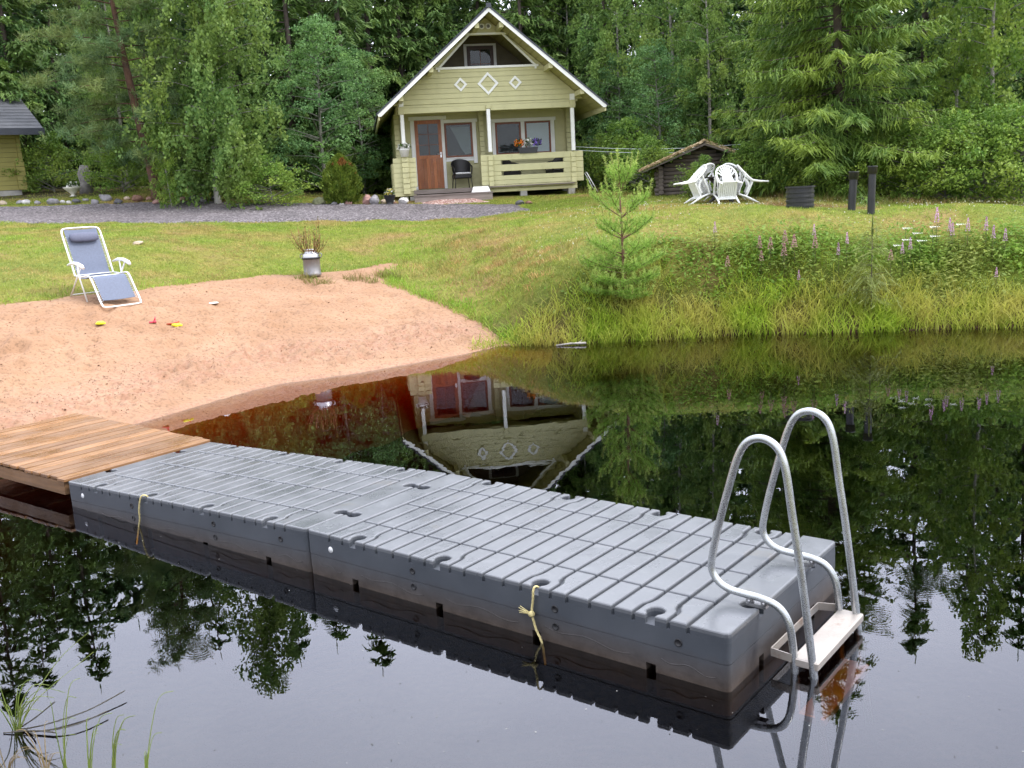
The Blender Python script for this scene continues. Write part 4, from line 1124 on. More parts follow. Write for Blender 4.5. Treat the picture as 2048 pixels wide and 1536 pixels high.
# ------------------------------------------------------------------ white chairs tipped against the dark table
tc = on(1443, 24.0)
tab = empty('garden_table', tc, 0, 'dark round wooden table hidden behind the white plastic chairs', 'table')
m_tabw = M('dark_stained_wood', (.028, .024, .022), .7, .3, 6, 40, .3, .003)
t = MB(); t.lathe([(0, .60), (.43, .60), (.44, .615), (.43, .63), (0, .63)], 30, cap=False); t.build('tabletop', m_tabw, tab)
for a in (0, PI/2):
    for s in (-1, 1):
        c, s_ = math.cos(a+.5), math.sin(a+.5)
        t = MB(); t.bar((s*.40*c, s*.40*s_, .0), (-s*.36*c, -s*.36*s_, .597), .08, .04); t.build('leg', m_tabw, tab)
m_pvc = M('white_garden_plastic', (.80, .81, .80), .38, .04, 5, 30, .05, .001, dirt=((.62, .62, .58), 3, .62))
def plastic_chair():
    """faces -y; feet at z=0; origin midway between the front feet"""
    r = empty('plastic_armchair'); oy = .0
    # seat with slots
    m = MB()
    for i in range(9):
        x = -.21+i*.0525
        m.box((x-.0195, .03, .395), (x+.0195, .44, .42))
    m.box((-.24, -.02, .385), (.24, .035, .425), bev=.012); m.box((-.235, .435, .39), (.235, .475, .425)); m.box((-.245, .03, .38), (-.226, .47, .425)); m.box((.226, .03, .38), (.245, .47, .425))
    m.box((-.24, -.022, .33), (.24, -.008, .39))
    m.build('seat', m_pvc, r)
    m = MB()                                               # fan back
    def bp(x, h): return (x, .46+.20*h/.5+.03*(1-(x/.28)**2), .42+h)
    arc = [bp(-.255+.0, .0), bp(-.275, .2), bp(-.262, .34), bp(-.2, .455), bp(-.1, .51), bp(0, .525), bp(.1, .51), bp(.2, .455), bp(.262, .34), bp(.275, .2), bp(.255, .0)]
    m.tube(catmull(arc, 4), .026, 8)
    for i in range(9):
        f = -1+2*i/8; x0, x1 = f*.10, f*.235; h1 = .50-.17*abs(f)**2.2
        m.bar(bp(x0, .17), bp(x1, h1), .030, .012, up=(0, 1, -.3))
    m.prism([(-.15, .0), (.15, .0), (.13, .19), (0, .22), (-.13, .19)], lambda x, y, t_: tuple(np.array(bp(x, y))+[0, t_, 0]), -.008, .008)
    m.build('backrest', m_pvc, r)
    for s in (-1, 1):
        m = MB(); P = catmull([(s*.272, .60, .68), (s*.29, .48, .655), (s*.30, .30, .645), (s*.30, .12, .645), (s*.295, -.02, .62)], 4)
        for i in range(len(P)-1): m.bar(P[i], P[i+1]+(P[i+1]-P[i])*.12, .058, .02)
        m.build('armrest', m_pvc, r)
        m = MB(); m.tube([(s*.29, -.01, .63), (s*.265, .0, .42), (s*.265, -.01, .25), (s*.275, -.03, 0)], [.022, .03, .028, .02], 8); m.build('leg', m_pvc, r)
        m = MB(); m.tube([(s*.27, .55, .645), (s*.25, .47, .42), (s*.255, .52, .22), (s*.27, .60, 0)], [.018, .032, .028, .02], 8); m.build('leg', m_pvc, r)
        m = MB(); m.prism([(.10, .425), (.30, .425), (.40, .50), (.46, .64), (.42, .64), (.36, .53), (.28, .47), (.10, .47)], lambda x, y, t_: (s*(.262+t_), x, y), -.006, .006); m.build('side_panel', m_pvc, r)
    return r
def put_chair(o, ang, dist, tilt, label):
    """front feet on the ground at dist from the table centre, tipped forward against the table"""
    c = np.array([tc[0]+dist*math.cos(ang), tc[1]+dist*math.sin(ang)]); z = g1(*c)
    # chair front (-y) must point to the table: direction -(cos,sin)
    rz = math.atan2(-math.sin(ang), -math.cos(ang))+PI/2
    o.matrix_world = Matrix.Translation((c[0], c[1], z+.012)) @ Matrix.Rotation(rz, 4, 'Z') @ Matrix.Rotation(tilt, 4, 'X') @ Matrix.Scale(.86, 4)
    o['label'] = label; o['category'] = 'chair'; o['group'] = 'white plastic chairs tipped against the garden table'
TL = R(66)
ch = plastic_chair()
chs = [ch, dup(ch), dup(ch), dup(ch), dup(ch)]
put_chair(chs[0], R(-88), .80, TL, 'white plastic armchair tipped forward in front of the table, seat slats showing')
put_chair(chs[1], R(192), .92, TL, 'white plastic armchair tipped against the left side of the table, seen from its side')
put_chair(chs[2], R(-8), .88, TL, 'white plastic armchair tipped against the right side of the table')
put_chair(chs[3], R(125), .84, TL, 'white plastic armchair behind the table, only its fan back showing beside the left chair')
put_chair(chs[4], R(50), .84, TL, 'white plastic armchair behind the table, mostly hidden by the middle chair')

# well ring and vent pipes
wp = hit(1600, 417)
wr = empty('well_ring', wp, 0, 'black ribbed plastic well ring sticking out of the lawn', 'well ring')
t = MB(); pr = []
for k in range(5): z = -.05+k*.085; pr += [(.262, z), (.262, z+.035), (.25, z+.042), (.25, z+.078)]
pr += [(.25, .375), (.275, .38), (.275, .41), (.235, .41), (.235, .0)]
t.lathe(pr, 32, smooth=False, cap=False); t.build('ring', m_blk, wr)
t = MB(); t.lathe([(0, .30), (.233, .30)], 24, cap=False); t.build('cover', m_blk, wr)
def pipe(px, Y, h, r, label, lean):
    p = hit(px, Y); o = empty('vent_pipe', p, 0, label, 'pipe', 'black vent pipes on the lawn'); o.rotation_euler = (0, lean, 0)
    t = MB(); t.lathe([(r, -.1), (r, h-.13)], 20, cap=False); t.build('pipe', m_blk, o)
    t = MB(); t.lathe([(r+.001, h-.14), (r*1.28, h-.135), (r*1.28, h-.02), (r*1.35, h-.015), (r*1.35, h), (r*.9, h), (r*.9, h-.1), (0, h-.1)], 20, cap=False); t.build('collar', m_blk, o)
pipe(1703, 421, .70, .07, 'shorter black vent pipe standing on the lawn, nearer the well ring', R(3))
pipe(1742, 426, .83, .065, 'taller black vent pipe standing on the lawn, farther from the well ring', R(1))

# ------------------------------------------------------------------ stones
def rock_mesh(seed, sx, sy, sz):
    bm = bmesh.new(); bmesh.ops.create_icosphere(bm, subdivisions=3, radius=1); rg = np.random.default_rng(seed)
    D = rg.normal(size=(9, 3)); D /= np.linalg.norm(D, axis=1)[:, None]; h = rg.uniform(.62, .95, 9)
    for v in bm.verts:
        p = np.array(v.co); 
        for d, k in zip(D, h):
            e = p@d-k
            if e > 0: p = p-d*e*.9
        p = p*(1+.03*rg.normal()); v.co = (p[0]*sx, p[1]*sy, p[2]*sz)
    me = bpy.data.meshes.new('stone'); bm.to_mesh(me); bm.free(); return me
def stone_mat(n, c): return M(n, c, .85, .3, 5, 40, .5, .006)
SM = {'grey': stone_mat('grey_stone', (.25, .24, .25)), 'white': stone_mat('white_stone', (.60, .58, .57)), 'pink': stone_mat('pink_granite', (.36, .21, .18)), 'brown': stone_mat('brown_stone', (.20, .11, .075)), 'dark': stone_mat('dark_stone', (.10, .10, .105)), 'buff': stone_mat('buff_stone', (.42, .34, .25)), 'mossy': stone_mat('mossy_stone', (.16, .17, .09))}
K1 = .342
ST = [(-4,1217,26,'buff'),(20,1213,30,'buff'),(118,1211,26,'grey'),(155,1190,30,'white'),(222,1196,24,'grey'),(312,1195,42,'grey'),(367,1199,20,'white'),(405,1201,20,'white'),(450,1200,34,'dark'),(503,1195,24,'grey'),(553,1194,30,'grey'),(617,1191,46,'grey'),(690,1205,34,'dark'),(745,1199,24,'buff'),(805,1189,44,'brown'),(872,1194,22,'pink'),(915,1188,28,'pink'),(1068,1178,28,'pink'),(1132,1186,38,'dark'),(1190,1176,32,'grey'),(1262,1184,40,'dark'),(1360,1190,20,'white'),(1408,1184,24,'pink'),(1500,1196,22,'grey')]
STL = {0: 'buff stone at the left picture edge, first in the row along the gravel'}
names = {}
def place_stone(px, py, wpx, kind, k, label, Y=None, rise=.3):
    p = hit(px, py+wpx*.18, 20) if Y is None else on(px, Y)
    w = wpx*p[1]/F_PX; rg = random.Random(k)
    o = bpy.data.objects.new('stone', rock_mesh(k, w/2, w*.42, w*rg.uniform(.30, .38))); C.objects.link(o)
    o.data.materials.append(SM[kind]); o.location = (p[0], p[1], p[2]+w*rise*.5); o.rotation_euler = (rg.uniform(-.2, .2), rg.uniform(-.25, .25), rg.uniform(0, .6))
    for f in o.data.polygons: f.use_smooth = False
    tag(o, label, 'stone', 'stones edging the gravel path'); return o
marks = ['beside the olive cabin', 'in front of the olive cabin corner', 'below the white planter', 'below the bare stump', 'left of the leaning pine trunk', 'at the foot of the leaning pine', 'in front of the weeping birch', 'left of the leafy bush', 'beside the leafy bush']
cnt = {}
for k, (x, y, w, kd) in enumerate(ST):
    X = x*K1
    place_stone(X, y*K1, w*.56, kd, 100+k, '', Y=29.9+random.uniform(-.25, .3))
SL = ['buff stone at the left end of the row along the gravel', 'low buff stone next to the leftmost one in the gravel edging', 'small grey stone before the white one in front of the olive cabin', 'white stone in front of the olive cabin corner', 'grey stone just right of the white stone near the olive cabin', 'wide flat grey stone in the left part of the gravel edging', 'small white stone, left one of a white pair along the gravel', 'small white stone, right one of a white pair along the gravel', 'wide dark stone below the white planter urn', 'narrow grey stone right of the wide dark one', 'grey stone touching the largest pale boulder on its left', 'largest pale grey boulder of the gravel edging', 'dark low stone just right of the largest boulder', 'buff stone left of the wide brown one', 'wide brown stone left of the leaning pine trunk', 'small pink stone left of the leaning pine trunk', 'pink stone at the foot of the leaning pine', 'pink stone right of the leaning pine under the birch', 'wide dark stone under the weeping birch', 'grey stone under the weeping birch', 'wide dark stone right of the grey one under the birch', 'small white stone between the birch and the leafy bush', 'small pink stone left of the leafy bush', 'small grey stone at the foot of the leafy bush']
so = [o for o in C.objects if o.name.startswith('stone')]
for o, l in zip(so, SL): o['label'] = l
K7 = .182
for k, (x, y, w, kd, l) in enumerate([(430,640,24,'mossy','flat mossy stone at the gravel left of the round thuja'),(745,640,16,'pink','pink stone in front of the round thuja'),(680,655,9,'white','tiny white stone in front of the thuja'),(600,655,12,'grey','small grey stone left of the thuja front'),(957,622,16,'pink','upright pinkish stone between the thuja and the cabin'),(1042,632,17,'grey','grey stone right of the upright pinkish one'),(1142,636,13,'buff','buff stone below the black flower pot'),(1222,640,13,'white','white stone right of the black flower pot'),(1360,625,19,'white','broad whitish stone nearest the cabin corner'),(1255,655,9,'brown','small brown stone beside the white one near the cabin')]):
    o = place_stone(560+x*K7, 300+y*K7, w*1.15, kd, 300+k, l, Y=28.9+random.uniform(-.2, .2), rise=.5 if 'upright' not in l else .9)
    if 'upright' in l: o.scale = (1, 1, 2.0)
o = place_stone(277, 492, 26, 'buff', 501, 'flat pale stone lying alone in the grass behind the recliner'); o.scale = (1, 1, .4); o['group'] = ''; del o['group']
for k, (px, py, w, kd, l) in enumerate([(1040,404,20,'dark','dark rotten log piece on the lawn in front of the cabin'),(1058,404,16,'brown','reddish brown bark piece on the lawn in front of the cabin')]):
    o = place_stone(px, py, w, kd, 600+k, l, Y=28.2); o.name = 'log_piece'; o['category'] = 'log piece'; o.scale = (1, 1, .8); del o['group']
# urn and stump by the trees on the left
up = on(147, 31.2); ur = empty('urn_planter', up, 0, 'small white footed urn planter with pale blooms beside the stump', 'planter')
t = MB(); t.lathe([(.12, 0), (.06, .04), (.06, .08), (.2, .2), (.27, .27), (.27, .29), (.23, .29), (0, .26)], 20); t.build('urn', M('pale_stoneware', (.6, .58, .52), .7), ur)
flower_clump('blooms', ur, 70, .17, .33, .13, m_fl_leaf, [m_fw], .045)
sp_ = on(174, 32.0); t = MB()
t.tube([(0, 0, -.1), (.02, 0, .3), (-.02, .02, .62), (.03, 0, .86)], [.24, .18, .2, .12], 9); t.tube([(.05, 0, .2), (.2, -.05, .45), (.17, 0, .7)], [.1, .08, .03], 7)
o = t.build('tree_stump', M('bleached_wood', (.16, .15, .14), .9, .4, 7, 30, .6, .01)); o.location = sp_; tag(o, 'tall weathered grey tree stump standing beside the white urn', 'stump')
# stick in the shallows
a, b_ = atz(1112, 691, .01), atz(1172, 686, .03); t = MB(); t.tube([a, (a+b_)/2+[0, .02, .01], b_], [.012, .016, .02], 7); t.tube([(a*.3+b_*.7), (a*.3+b_*.7)+[.1, .12, .04]], [.01, .004], 5)
o = t.build('driftwood_stick', M('bleached_stick', (.38, .36, .32), .8, .3)); tag(o, 'bleached stick floating by the grassy bank near the sand', 'stick')

# ------------------------------------------------------------------ vegetation
class Leaves:
    def __init__(s): s.V = []; s.mi = []
    def add(s, c, d, w, ln, wd, mi=0):
        """diamond leaves: centres, unit directions, unit width vectors, lengths, widths"""
        c = np.asarray(c, float); ln = np.broadcast_to(np.asarray(ln, float), (len(c),))[:, None]; wd = np.broadcast_to(np.asarray(wd, float), (len(c),))[:, None]
        s.V.append(np.stack([c-d*ln*.5, c+w*wd*.5-d*ln*.05, c+d*ln*.5, c-w*wd*.5-d*ln*.05], 1)); s.mi.append(np.full(len(c), mi))
    def strip(s, c, d, w, ln, wd, mi=0):
        """ragged rectangular sprays"""
        c = np.asarray(c, float); ln = np.broadcast_to(np.asarray(ln, float), (len(c),))[:, None]; wd = np.broadcast_to(np.asarray(wd, float), (len(c),))[:, None]
        s.V.append(np.stack([c-d*ln*.5-w*wd*.35, c-d*ln*.5+w*wd*.35, c+d*ln*.5+w*wd*.12, c+d*ln*.5-w*wd*.12], 1)); s.mi.append(np.full(len(c), mi))
    def arr(s): V = np.concatenate(s.V); return V, np.concatenate(s.mi)
    def build(s, name, mats, parent=None):
        V, mi = s.arr(); n = len(V)
        return np_mesh(name, V.reshape(-1, 3), [np.arange(n*4).reshape(-1, 4)], mats, parent, matidx=mi)
def unit(v): return v/(np.linalg.norm(v, axis=-1, keepdims=True)+1e-9)
def rnd(n, k=3): return RNG.normal(size=(n, k))

def spruce(H, Rm, dens=1., seed=0, z0=.04, needle=.24, droop=.5):
    rg = np.random.default_rng(seed); lv = Leaves(); br = []
    z = H*z0
    while z < H*.985:
        f = z/H; Lb0 = Rm*(1-f)**.78+.12
        for _ in range(int(rg.integers(4, 7))):
            az = rg.uniform(0, 2*PI); Lb = Lb0*rg.uniform(.65, 1.15); zz = z+rg.uniform(-.12, .12)
            up0 = .35*f-.05; dr = droop*(1-.7*f)
            ca, sa = math.cos(az), math.sin(az)
            def pt(t): return np.stack([ca*Lb*t, sa*Lb*t, zz+Lb*(up0*t-dr*t**1.5*.9+dr*.55*t**3)], -1)
            nt = max(4, int(Lb*7.*dens)); t = np.sort(rg.uniform(.12, 1, nt)); P = pt(t)
            br.append(pt(np.linspace(0, 1, 5)))
            bd = unit(pt(t+.02)-P); side = np.cross(bd, [0, 0, 1.]); side = unit(side)
            for sgn in (-1, 1):
                tl = (.16+.42*Lb*(1-t)*.55+.12*rg.uniform(size=nt))
                td = unit(bd*.65+side*sgn*rg.uniform(.5, 1., (nt, 1))+np.array([0, 0, -1])*rg.uniform(.1, .75, (nt, 1)))
                m = 4
                for j in range(m):
                    c = P+td*(tl*(j+.6)/m)[:, None]+rg.normal(size=(nt, 3))*.025+np.array([0, 0, -.06])*(j/m)**2
                    d = unit(td+rg.normal(size=(nt, 3))*.28+np.array([0, 0, -.25]))
                    w = unit(np.cross(d, rg.normal(size=(nt, 3))*.5+np.array([0, 0, 1.])))
                    lv.strip(c, d, w, tl/m*1.5+needle*.4, needle*.42*rg.uniform(.6, 1.3, nt))
            # leading spray
            c = P+rg.normal(size=(nt, 3))*.02; lv.strip(c, unit(bd+rg.normal(size=(nt, 3))*.15), side, needle*1.3, needle*.5)
        z += rg.uniform(.26, .42)*(1 if H > 6 else .6)/max(.8, dens**.5)
    c = np.array([[0, 0, H+.05*k] for k in range(4)]); lv.strip(c, np.tile([[0, 0, 1.]], (4, 1)), unit(rnd(4)*[1, 1, 0]), .3, .06)
    return lv, br
def trunk_mesh(path, rad, br=None, brr=.03):
    t = MB(); t.tube(path, rad, 9)
    if br:
        for b in br:
            t.tube(b, [brr*(1-.8*i/(len(b)-1)) for i in range(len(b))], 4, cap=False)
    return t
m_bark = M('spruce_bark', (.085, .065, .055), .95, .3, 10, 40, .6, .01)
m_pbark = M('pine_bark', (.125, .065, .042), .9, .35, 7, 30, .6, .01, dirt=((.09, .065, .05), 3, .5))
m_bbark = M('birch_bark', (.55, .53, .49), .8, .12, 6, 40, .3, .004, stretch=(1, 1, 5), dirt=((.05, .045, .04), 2.6, .58))
m_abark = M('grey_bark', (.17, .17, .14), .9, .25, 8, 40, .5, .006)
m_spr = leaf_mat('spruce_needles', (.065, .15, .05), (.17, .28, .085), .35, (.20, .30, .07), .5)
m_spr2 = leaf_mat('spruce_needles_light', (.07, .15, .035), (.19, .30, .06), .35, (.24, .33, .05), .6)
m_sprd = leaf_mat('forest_needles', (.055, .12, .05), (.13, .215, .085), .3)
m_bir = leaf_mat('birch_leaves', (.095, .20, .05), (.24, .38, .10), .45, (.26, .36, .08), .45)
m_asp = leaf_mat('aspen_leaves', (.075, .18, .065), (.18, .33, .12), .4, (.19, .33, .09), .5)
m_pin = leaf_mat('pine_needles', (.075, .15, .06), (.16, .25, .10), .3, (.18, .23, .07), .6)
m_shr = leaf_mat('shrub_leaves', (.085, .18, .03), (.24, .38, .07), .4, (.26, .35, .06), .8)

def birch(H, W, n=44, seed=0, z0=.12, leaf=.105, strand=1., inner=.22):
    rg = np.random.default_rng(seed); lv = Leaves(); br = []
    for i in range(n):
        f = z0+(1-z0)*((i+rg.uniform())/n); z = H*f
        az = i*2.4+rg.uniform(-.4, .4); Lb = W*(1-f)**.55*rg.uniform(.6, 1.1)*(.55+.45*min(1, f/.3))+.25
        up = rg.uniform(.35, .8) if f > .3 else rg.uniform(.05, .45)
        ca, sa = math.cos(az), math.sin(az)
        def pt(t): return np.stack([ca*Lb*t, sa*Lb*t, z+Lb*(up*t-.62*up*t**2.4)], -1)
        br.append(pt(np.linspace(0, 1, 6)))
        ns = max(5, int(Lb*11)); ts = rg.uniform(inner, 1.05, ns); P = pt(ts)+rg.normal(size=(ns, 3))*[.12, .12, .08]
        for p in P:
            sl = rg.uniform(.3, .95)*strand*(1-.4*f); m = int(sl*36)+6
            s = rg.uniform(0, 1, m); drift = rg.normal(size=3)*[.22, .22, 0]+np.array([ca, sa, 0])*.18
            c = p+drift*s[:, None]*sl+np.stack([np.zeros(m), np.zeros(m), .08-s*sl], -1)+rg.normal(size=(m, 3))*[.055, .055, .04]
            d = unit(rg.normal(size=(m, 3))*.6+[0, 0, -1.]); w = unit(np.cross(d, rg.normal(size=(m, 3))))
            q = leaf*rg.uniform(.65, 1.2, m); lv.add(c, d, w, q, q*.78)
    return lv, br
def leafy(H, W, n=60, seed=0, z0=.05, leaf=.08, per=130, blob=.38, shape=.8):
    """aspen, rowan and alder: rounded leaf clusters on ascending branches"""
    rg = np.random.default_rng(seed); lv = Leaves(); br = []
    for i in range(n):
        f = z0+(1-z0)*((i+rg.uniform())/n)**.9; az = i*2.4+rg.uniform(-.5, .5)
        wz = W*(math.sin(PI*min(1, (f*.86+.14))**shape)*.9+.12)
        Lb = wz*rg.uniform(.45, 1.08); z = H*f; ca, sa = math.cos(az), math.sin(az)
        rise = rg.uniform(.1, .5)
        br.append(np.array([[0, 0, z-Lb*rise], [ca*Lb*.5, sa*Lb*.5, z-Lb*rise*.35], [ca*Lb, sa*Lb, z]]))
        for k in range(3):
            c0 = np.array([ca*Lb, sa*Lb, z])*1.0+rg.normal(size=3)*[.32, .32, .22]*blob*1.6
            m = int(per/3*rg.uniform(.6, 1.3)); r = blob*rg.uniform(.5, 1.05)
            v = unit(rg.normal(size=(m, 3)))*rg.uniform(.35, 1, (m, 1))**.5*[r, r, r*.6]
            d = unit(v*.8/r+rg.normal(size=(m, 3))*.6+[0, 0, -.3]); nrm = unit(rg.normal(size=(m, 3))*.6+[0, 0, 1.]); w = unit(np.cross(d, nrm))
            q = leaf*rg.uniform(.65, 1.25, m); lv.add(c0+v, d, w, q, q*.62)
    return lv, br
def pine(H, W, seed=0, z0=.12):
    rg = np.random.default_rng(seed); lv = Leaves(); br = []
    n = 60
    for i in range(n):
        f = z0+(1-z0)*(i+rg.uniform())/n; z = H*f; az = i*2.4+rg.uniform(-.5, .5)
        Lb = W*(.55+.6*math.sin(PI*min(1, f*1.05)))*(1-f*.45)*rg.uniform(.6, 1.1); ca, sa = math.cos(az), math.sin(az)
        def pt(t): return np.stack([ca*Lb*t, sa*Lb*t, z+Lb*(.02*t-.22*t*t*(1-f)+.25*f*t)], -1)
        br.append(pt(np.linspace(0, 1, 6)))
        m = int(14*Lb)+8; t = rg.uniform(.3, 1.03, m); P = pt(t)+rg.normal(size=(m, 3))*[.3, .3, .09]*(.4+.6*t[:, None])
        for p in P:
            k = 26; v = unit(rg.normal(size=(k, 3))+[0, 0, .55]); l = rg.uniform(.12, .2, k)
            lv.strip(p+v*l[:, None]*.55+rg.normal(size=(k, 3))*.05, v, unit(np.cross(v, rg.normal(size=(k, 3)))), l, .030)
    return lv, br

def mk_tree(kind, H, W, seed, leafm, barkm, label, cat='tree', trunkr=.12, lean=(0, 0), name=None, **kw):
    root = empty(name or kind+'_tree', label=label, cat=cat)
    if kind == 'spruce': lv, br = spruce(H, W, seed=seed, **kw)
    elif kind == 'birch': lv, br = birch(H, W, seed=seed, **kw)
    elif kind == 'pine': lv, br = pine(H, W, seed=seed, **kw)
    else: lv, br = leafy(H, W, seed=seed, **kw)
    rg = random.Random(seed)
    zz = np.linspace(-.4, H*.985, 12)
    def bend(z):
        t = np.asarray(z)/H; return np.stack([lean[0]*t**1.3*H+.05*H*.25*np.sin(t*5+seed), lean[1]*t*H+.03*H*.2*np.sin(t*4+seed*2)], -1)
    b0 = bend(np.zeros(1))[0]
    def sh(P): P = np.array(P); P[..., :2] += bend(np.clip(P[..., 2], 0, H))-b0; return P
    path = sh(np.stack([0*zz, 0*zz, zz], -1)); rad = [trunkr*(1.25 if i == 0 else 1)*(1-.93*i/11) for i in range(12)]
    trunk_mesh(path, rad).build('trunk', barkm, root)
    t = MB()
    for b in br:
        b = sh(b); t.tube(b, [(.022 if kind != 'leafy' else .018)*(1-.8*i/(len(b)-1)) for i in range(len(b))], 4, cap=False)
    t.build('branches', m_abark if kind in ('birch', 'leafy') else barkm, root)
    lv.V = [sh(v) for v in lv.V]
    lv.build('crown', leafm, root); return root
def plant(root, px, Y, rz, s, label=None, first=False, group=None, dz=0.):
    p = on(px, Y); p[2] += dz
    if first:
        root.location = p; root.rotation_euler = (0, 0, rz); root.scale = (s,)*3 if not hasattr(s, '__len__') else s
        if label: root['label'] = label
        if group: root['group'] = group
        return root
    return dup(root, p, rz, label, group, s)

# prototypes used first where they stand
GT = 'trees at the forest edge'
pn = mk_tree('pine', 9.2, 2.5, 3, m_pin, m_pbark, '', trunkr=.17, lean=(-.13, 0))
plant(pn, 318, 30.0, 0, 1, 'leaning pine with reddish trunk and wide dark boughs left of the weeping birch', True, GT)
bw = mk_tree('birch', 10.6, 2.35, 5, m_bir, m_bbark, '', trunkr=.10, z0=.03, n=96, strand=1.35, inner=-.12)
plant(bw, 436, 29.4, .6, 1, 'weeping birch with white trunk, its foliage hanging to the ground left of the cabin', True, GT)
m_bbark2 = M('young_birch_bark', (.30, .285, .25), .8, .2, 6, 40, .3, .004, stretch=(1, 1, 5), dirt=((.05, .045, .04), 2.6, .52))
ba = mk_tree('birch', 11.0, 1.9, 8, m_bir, m_bbark2, '', trunkr=.085, z0=.08, n=60)
plant(ba, 1362, 33.5, 0, 1, 'birch with thin white trunk behind the log shed', True, GT)
bb_ = mk_tree('birch', 10.0, 1.7, 12, m_shr, m_bbark2, '', trunkr=.07, z0=.06, n=50)
plant(bb_, 1556, 27.4, 0, .78, 'light green young birch growing in front of the big spruce right of the shed', True, GT)
sb = mk_tree('spruce', 11.5, 3.6, 21, m_spr2, m_bark, '', trunkr=.17, dens=2.0, droop=.5, needle=.12)
plant(sb, 1690, 25.6, 0, .98, 'largest light green spruce with wide drooping boughs behind the vent pipes', True, GT)
s1 = mk_tree('spruce', 13, 2.5, 31, m_spr, m_bark, '', trunkr=.16)
plant(s1, 690, 35.5, 0, 1, 'tall dark spruce just left of the cabin roof', True, GT)
s2 = mk_tree('spruce', 11, 2.2, 37, m_spr, m_bark, '', trunkr=.14, droop=.4)
plant(s2, 590, 35, 0, 1.05, 'dark spruce between the weeping birch and the bushy aspen', True, GT)
asp = mk_tree('leafy', 5.3, 1.75, 41, m_asp, m_abark, '', trunkr=.07, name='aspen_tree', n=72, per=190, leaf=.085, blob=.36)
plant(asp, 655, 32.2, 0, 1, 'bushy blue green aspen left of the cabin', True, GT)
asp['category'] = 'tree'
for px, Y, rz, s, lb in [(-15, 35, 1, .95, 'dark spruce behind the olive cabin at the left picture edge'), (60, 37, 2, 1.0, 'dark spruce right behind the olive cabin roof'), (150, 38.5, 3, .72, 'dark spruce seen in the gap behind the leaning pine'),
    (500, 37.5, 4, 1.0, 'dark spruce behind the weeping birch'), (752, 39, 5, .95, 'dark spruce touching the left roof edge of the cabin'), (1215, 36, .5, .9, 'dark spruce right of the cabin behind the clothes lines'), (1290, 39, 1.5, .95, 'dark spruce left of the white trunked birch behind the shed'), (1460, 33, 2.5, .98, 'dark spruce behind the log shed on its right'), (1850, 31, 3.3, .92, 'dark spruce behind and right of the largest spruce'), (2075, 30, 4, 1.05, 'dark spruce cut by the right picture edge'), (1580, 33, 4.6, .95, 'dark spruce directly behind the largest light spruce'), (1960, 33.5, 4.9, .9, 'dark spruce behind the right hand birch'), (-140, 33, 5.2, .95, 'dark spruce beyond the left picture edge'), (2190, 28, .2, .95, 'dark spruce beyond the right picture edge')]:
    plant(s1 if (px % 2 == 0) else s2, px, Y, rz, s, lb, group=GT)
for k, px in enumerate((-60, 205, 330, 455, 545, 640, 825, 905, 975, 1045, 1115, 1180, 1340, 1400, 1520, 1650, 1745, 1905, 2010)):
    plant((s1, s2)[k % 2], px, 39.5+(k % 3), k*1.3, (.9+.05*(k % 4))*(1.22 if px < 130 or px > 1700 else 1.08), ['dark spruce in the second row '+w for w in ('beyond the olive cabin', 'behind the leaning pine gap', 'behind the leaning pine', 'behind the weeping birch trunk', 'right of the weeping birch crown', 'above the bushy aspen', 'left of the cabin ridge', 'behind the left roof slope', 'behind the cabin ridge', 'right of the cabin ridge', 'behind the right roof slope', 'above the right cabin eave', 'left of the shed birch trunk', 'right of the shed birch trunk', 'above the light young birch', 'left behind the largest spruce', 'right behind the largest spruce', 'between largest spruce and right birch', 'behind the right hand birch')][k], group=GT)
for px, Y, rz, s, lb in [(255, 33, 2, .80, 'birch partly hidden behind the leaning pine'), (880, 40.5, 1, 1.0, 'birch rising behind the left roof slope of the cabin'), (800, 41.5, 3, .9, 'yellow green birch in the gap left of the cabin ridge'), (1060, 41, 2, 1.0, 'birch rising right behind the cabin ridge'), (1140, 40, 4, .95, 'birch behind the right roof slope of the cabin'), (1250, 35.5, 5, .9, 'loose birch between the cabin and the shed birch'), (1420, 31.2, 1.2, .74, 'young birch right behind the log shed')]:
    plant(ba, px, Y, rz, s, lb, group=GT)
plant(bb_, 1990, 26.3, 2.2, .98, 'tall light birch with thin trunk near the right picture edge', group=GT)
plant(bb_, 1905, 28.5, 4.2, .8, 'light birch between the largest spruce and the right hand birch', group=GT)
plant(bb_, 345, 28.9, 3.1, .34, 'small leafy birch sapling at the foot of the leaning pine', group=GT)
plant(asp, 75, 37.5, 2, 1.1, 'bushy aspen in shade beside the olive cabin', group=GT)
plant(asp, 1243, 34.2, 1, .8, 'leafy aspen under the clothes lines beside the cabin', group=GT)
plant(asp, 730, 34.5, 2.6, .9, 'leafy aspen close to the left cabin wall', group=GT)
plant(asp, 1320, 31, 3.6, .8, 'leafy aspen left of the log shed', group=GT)

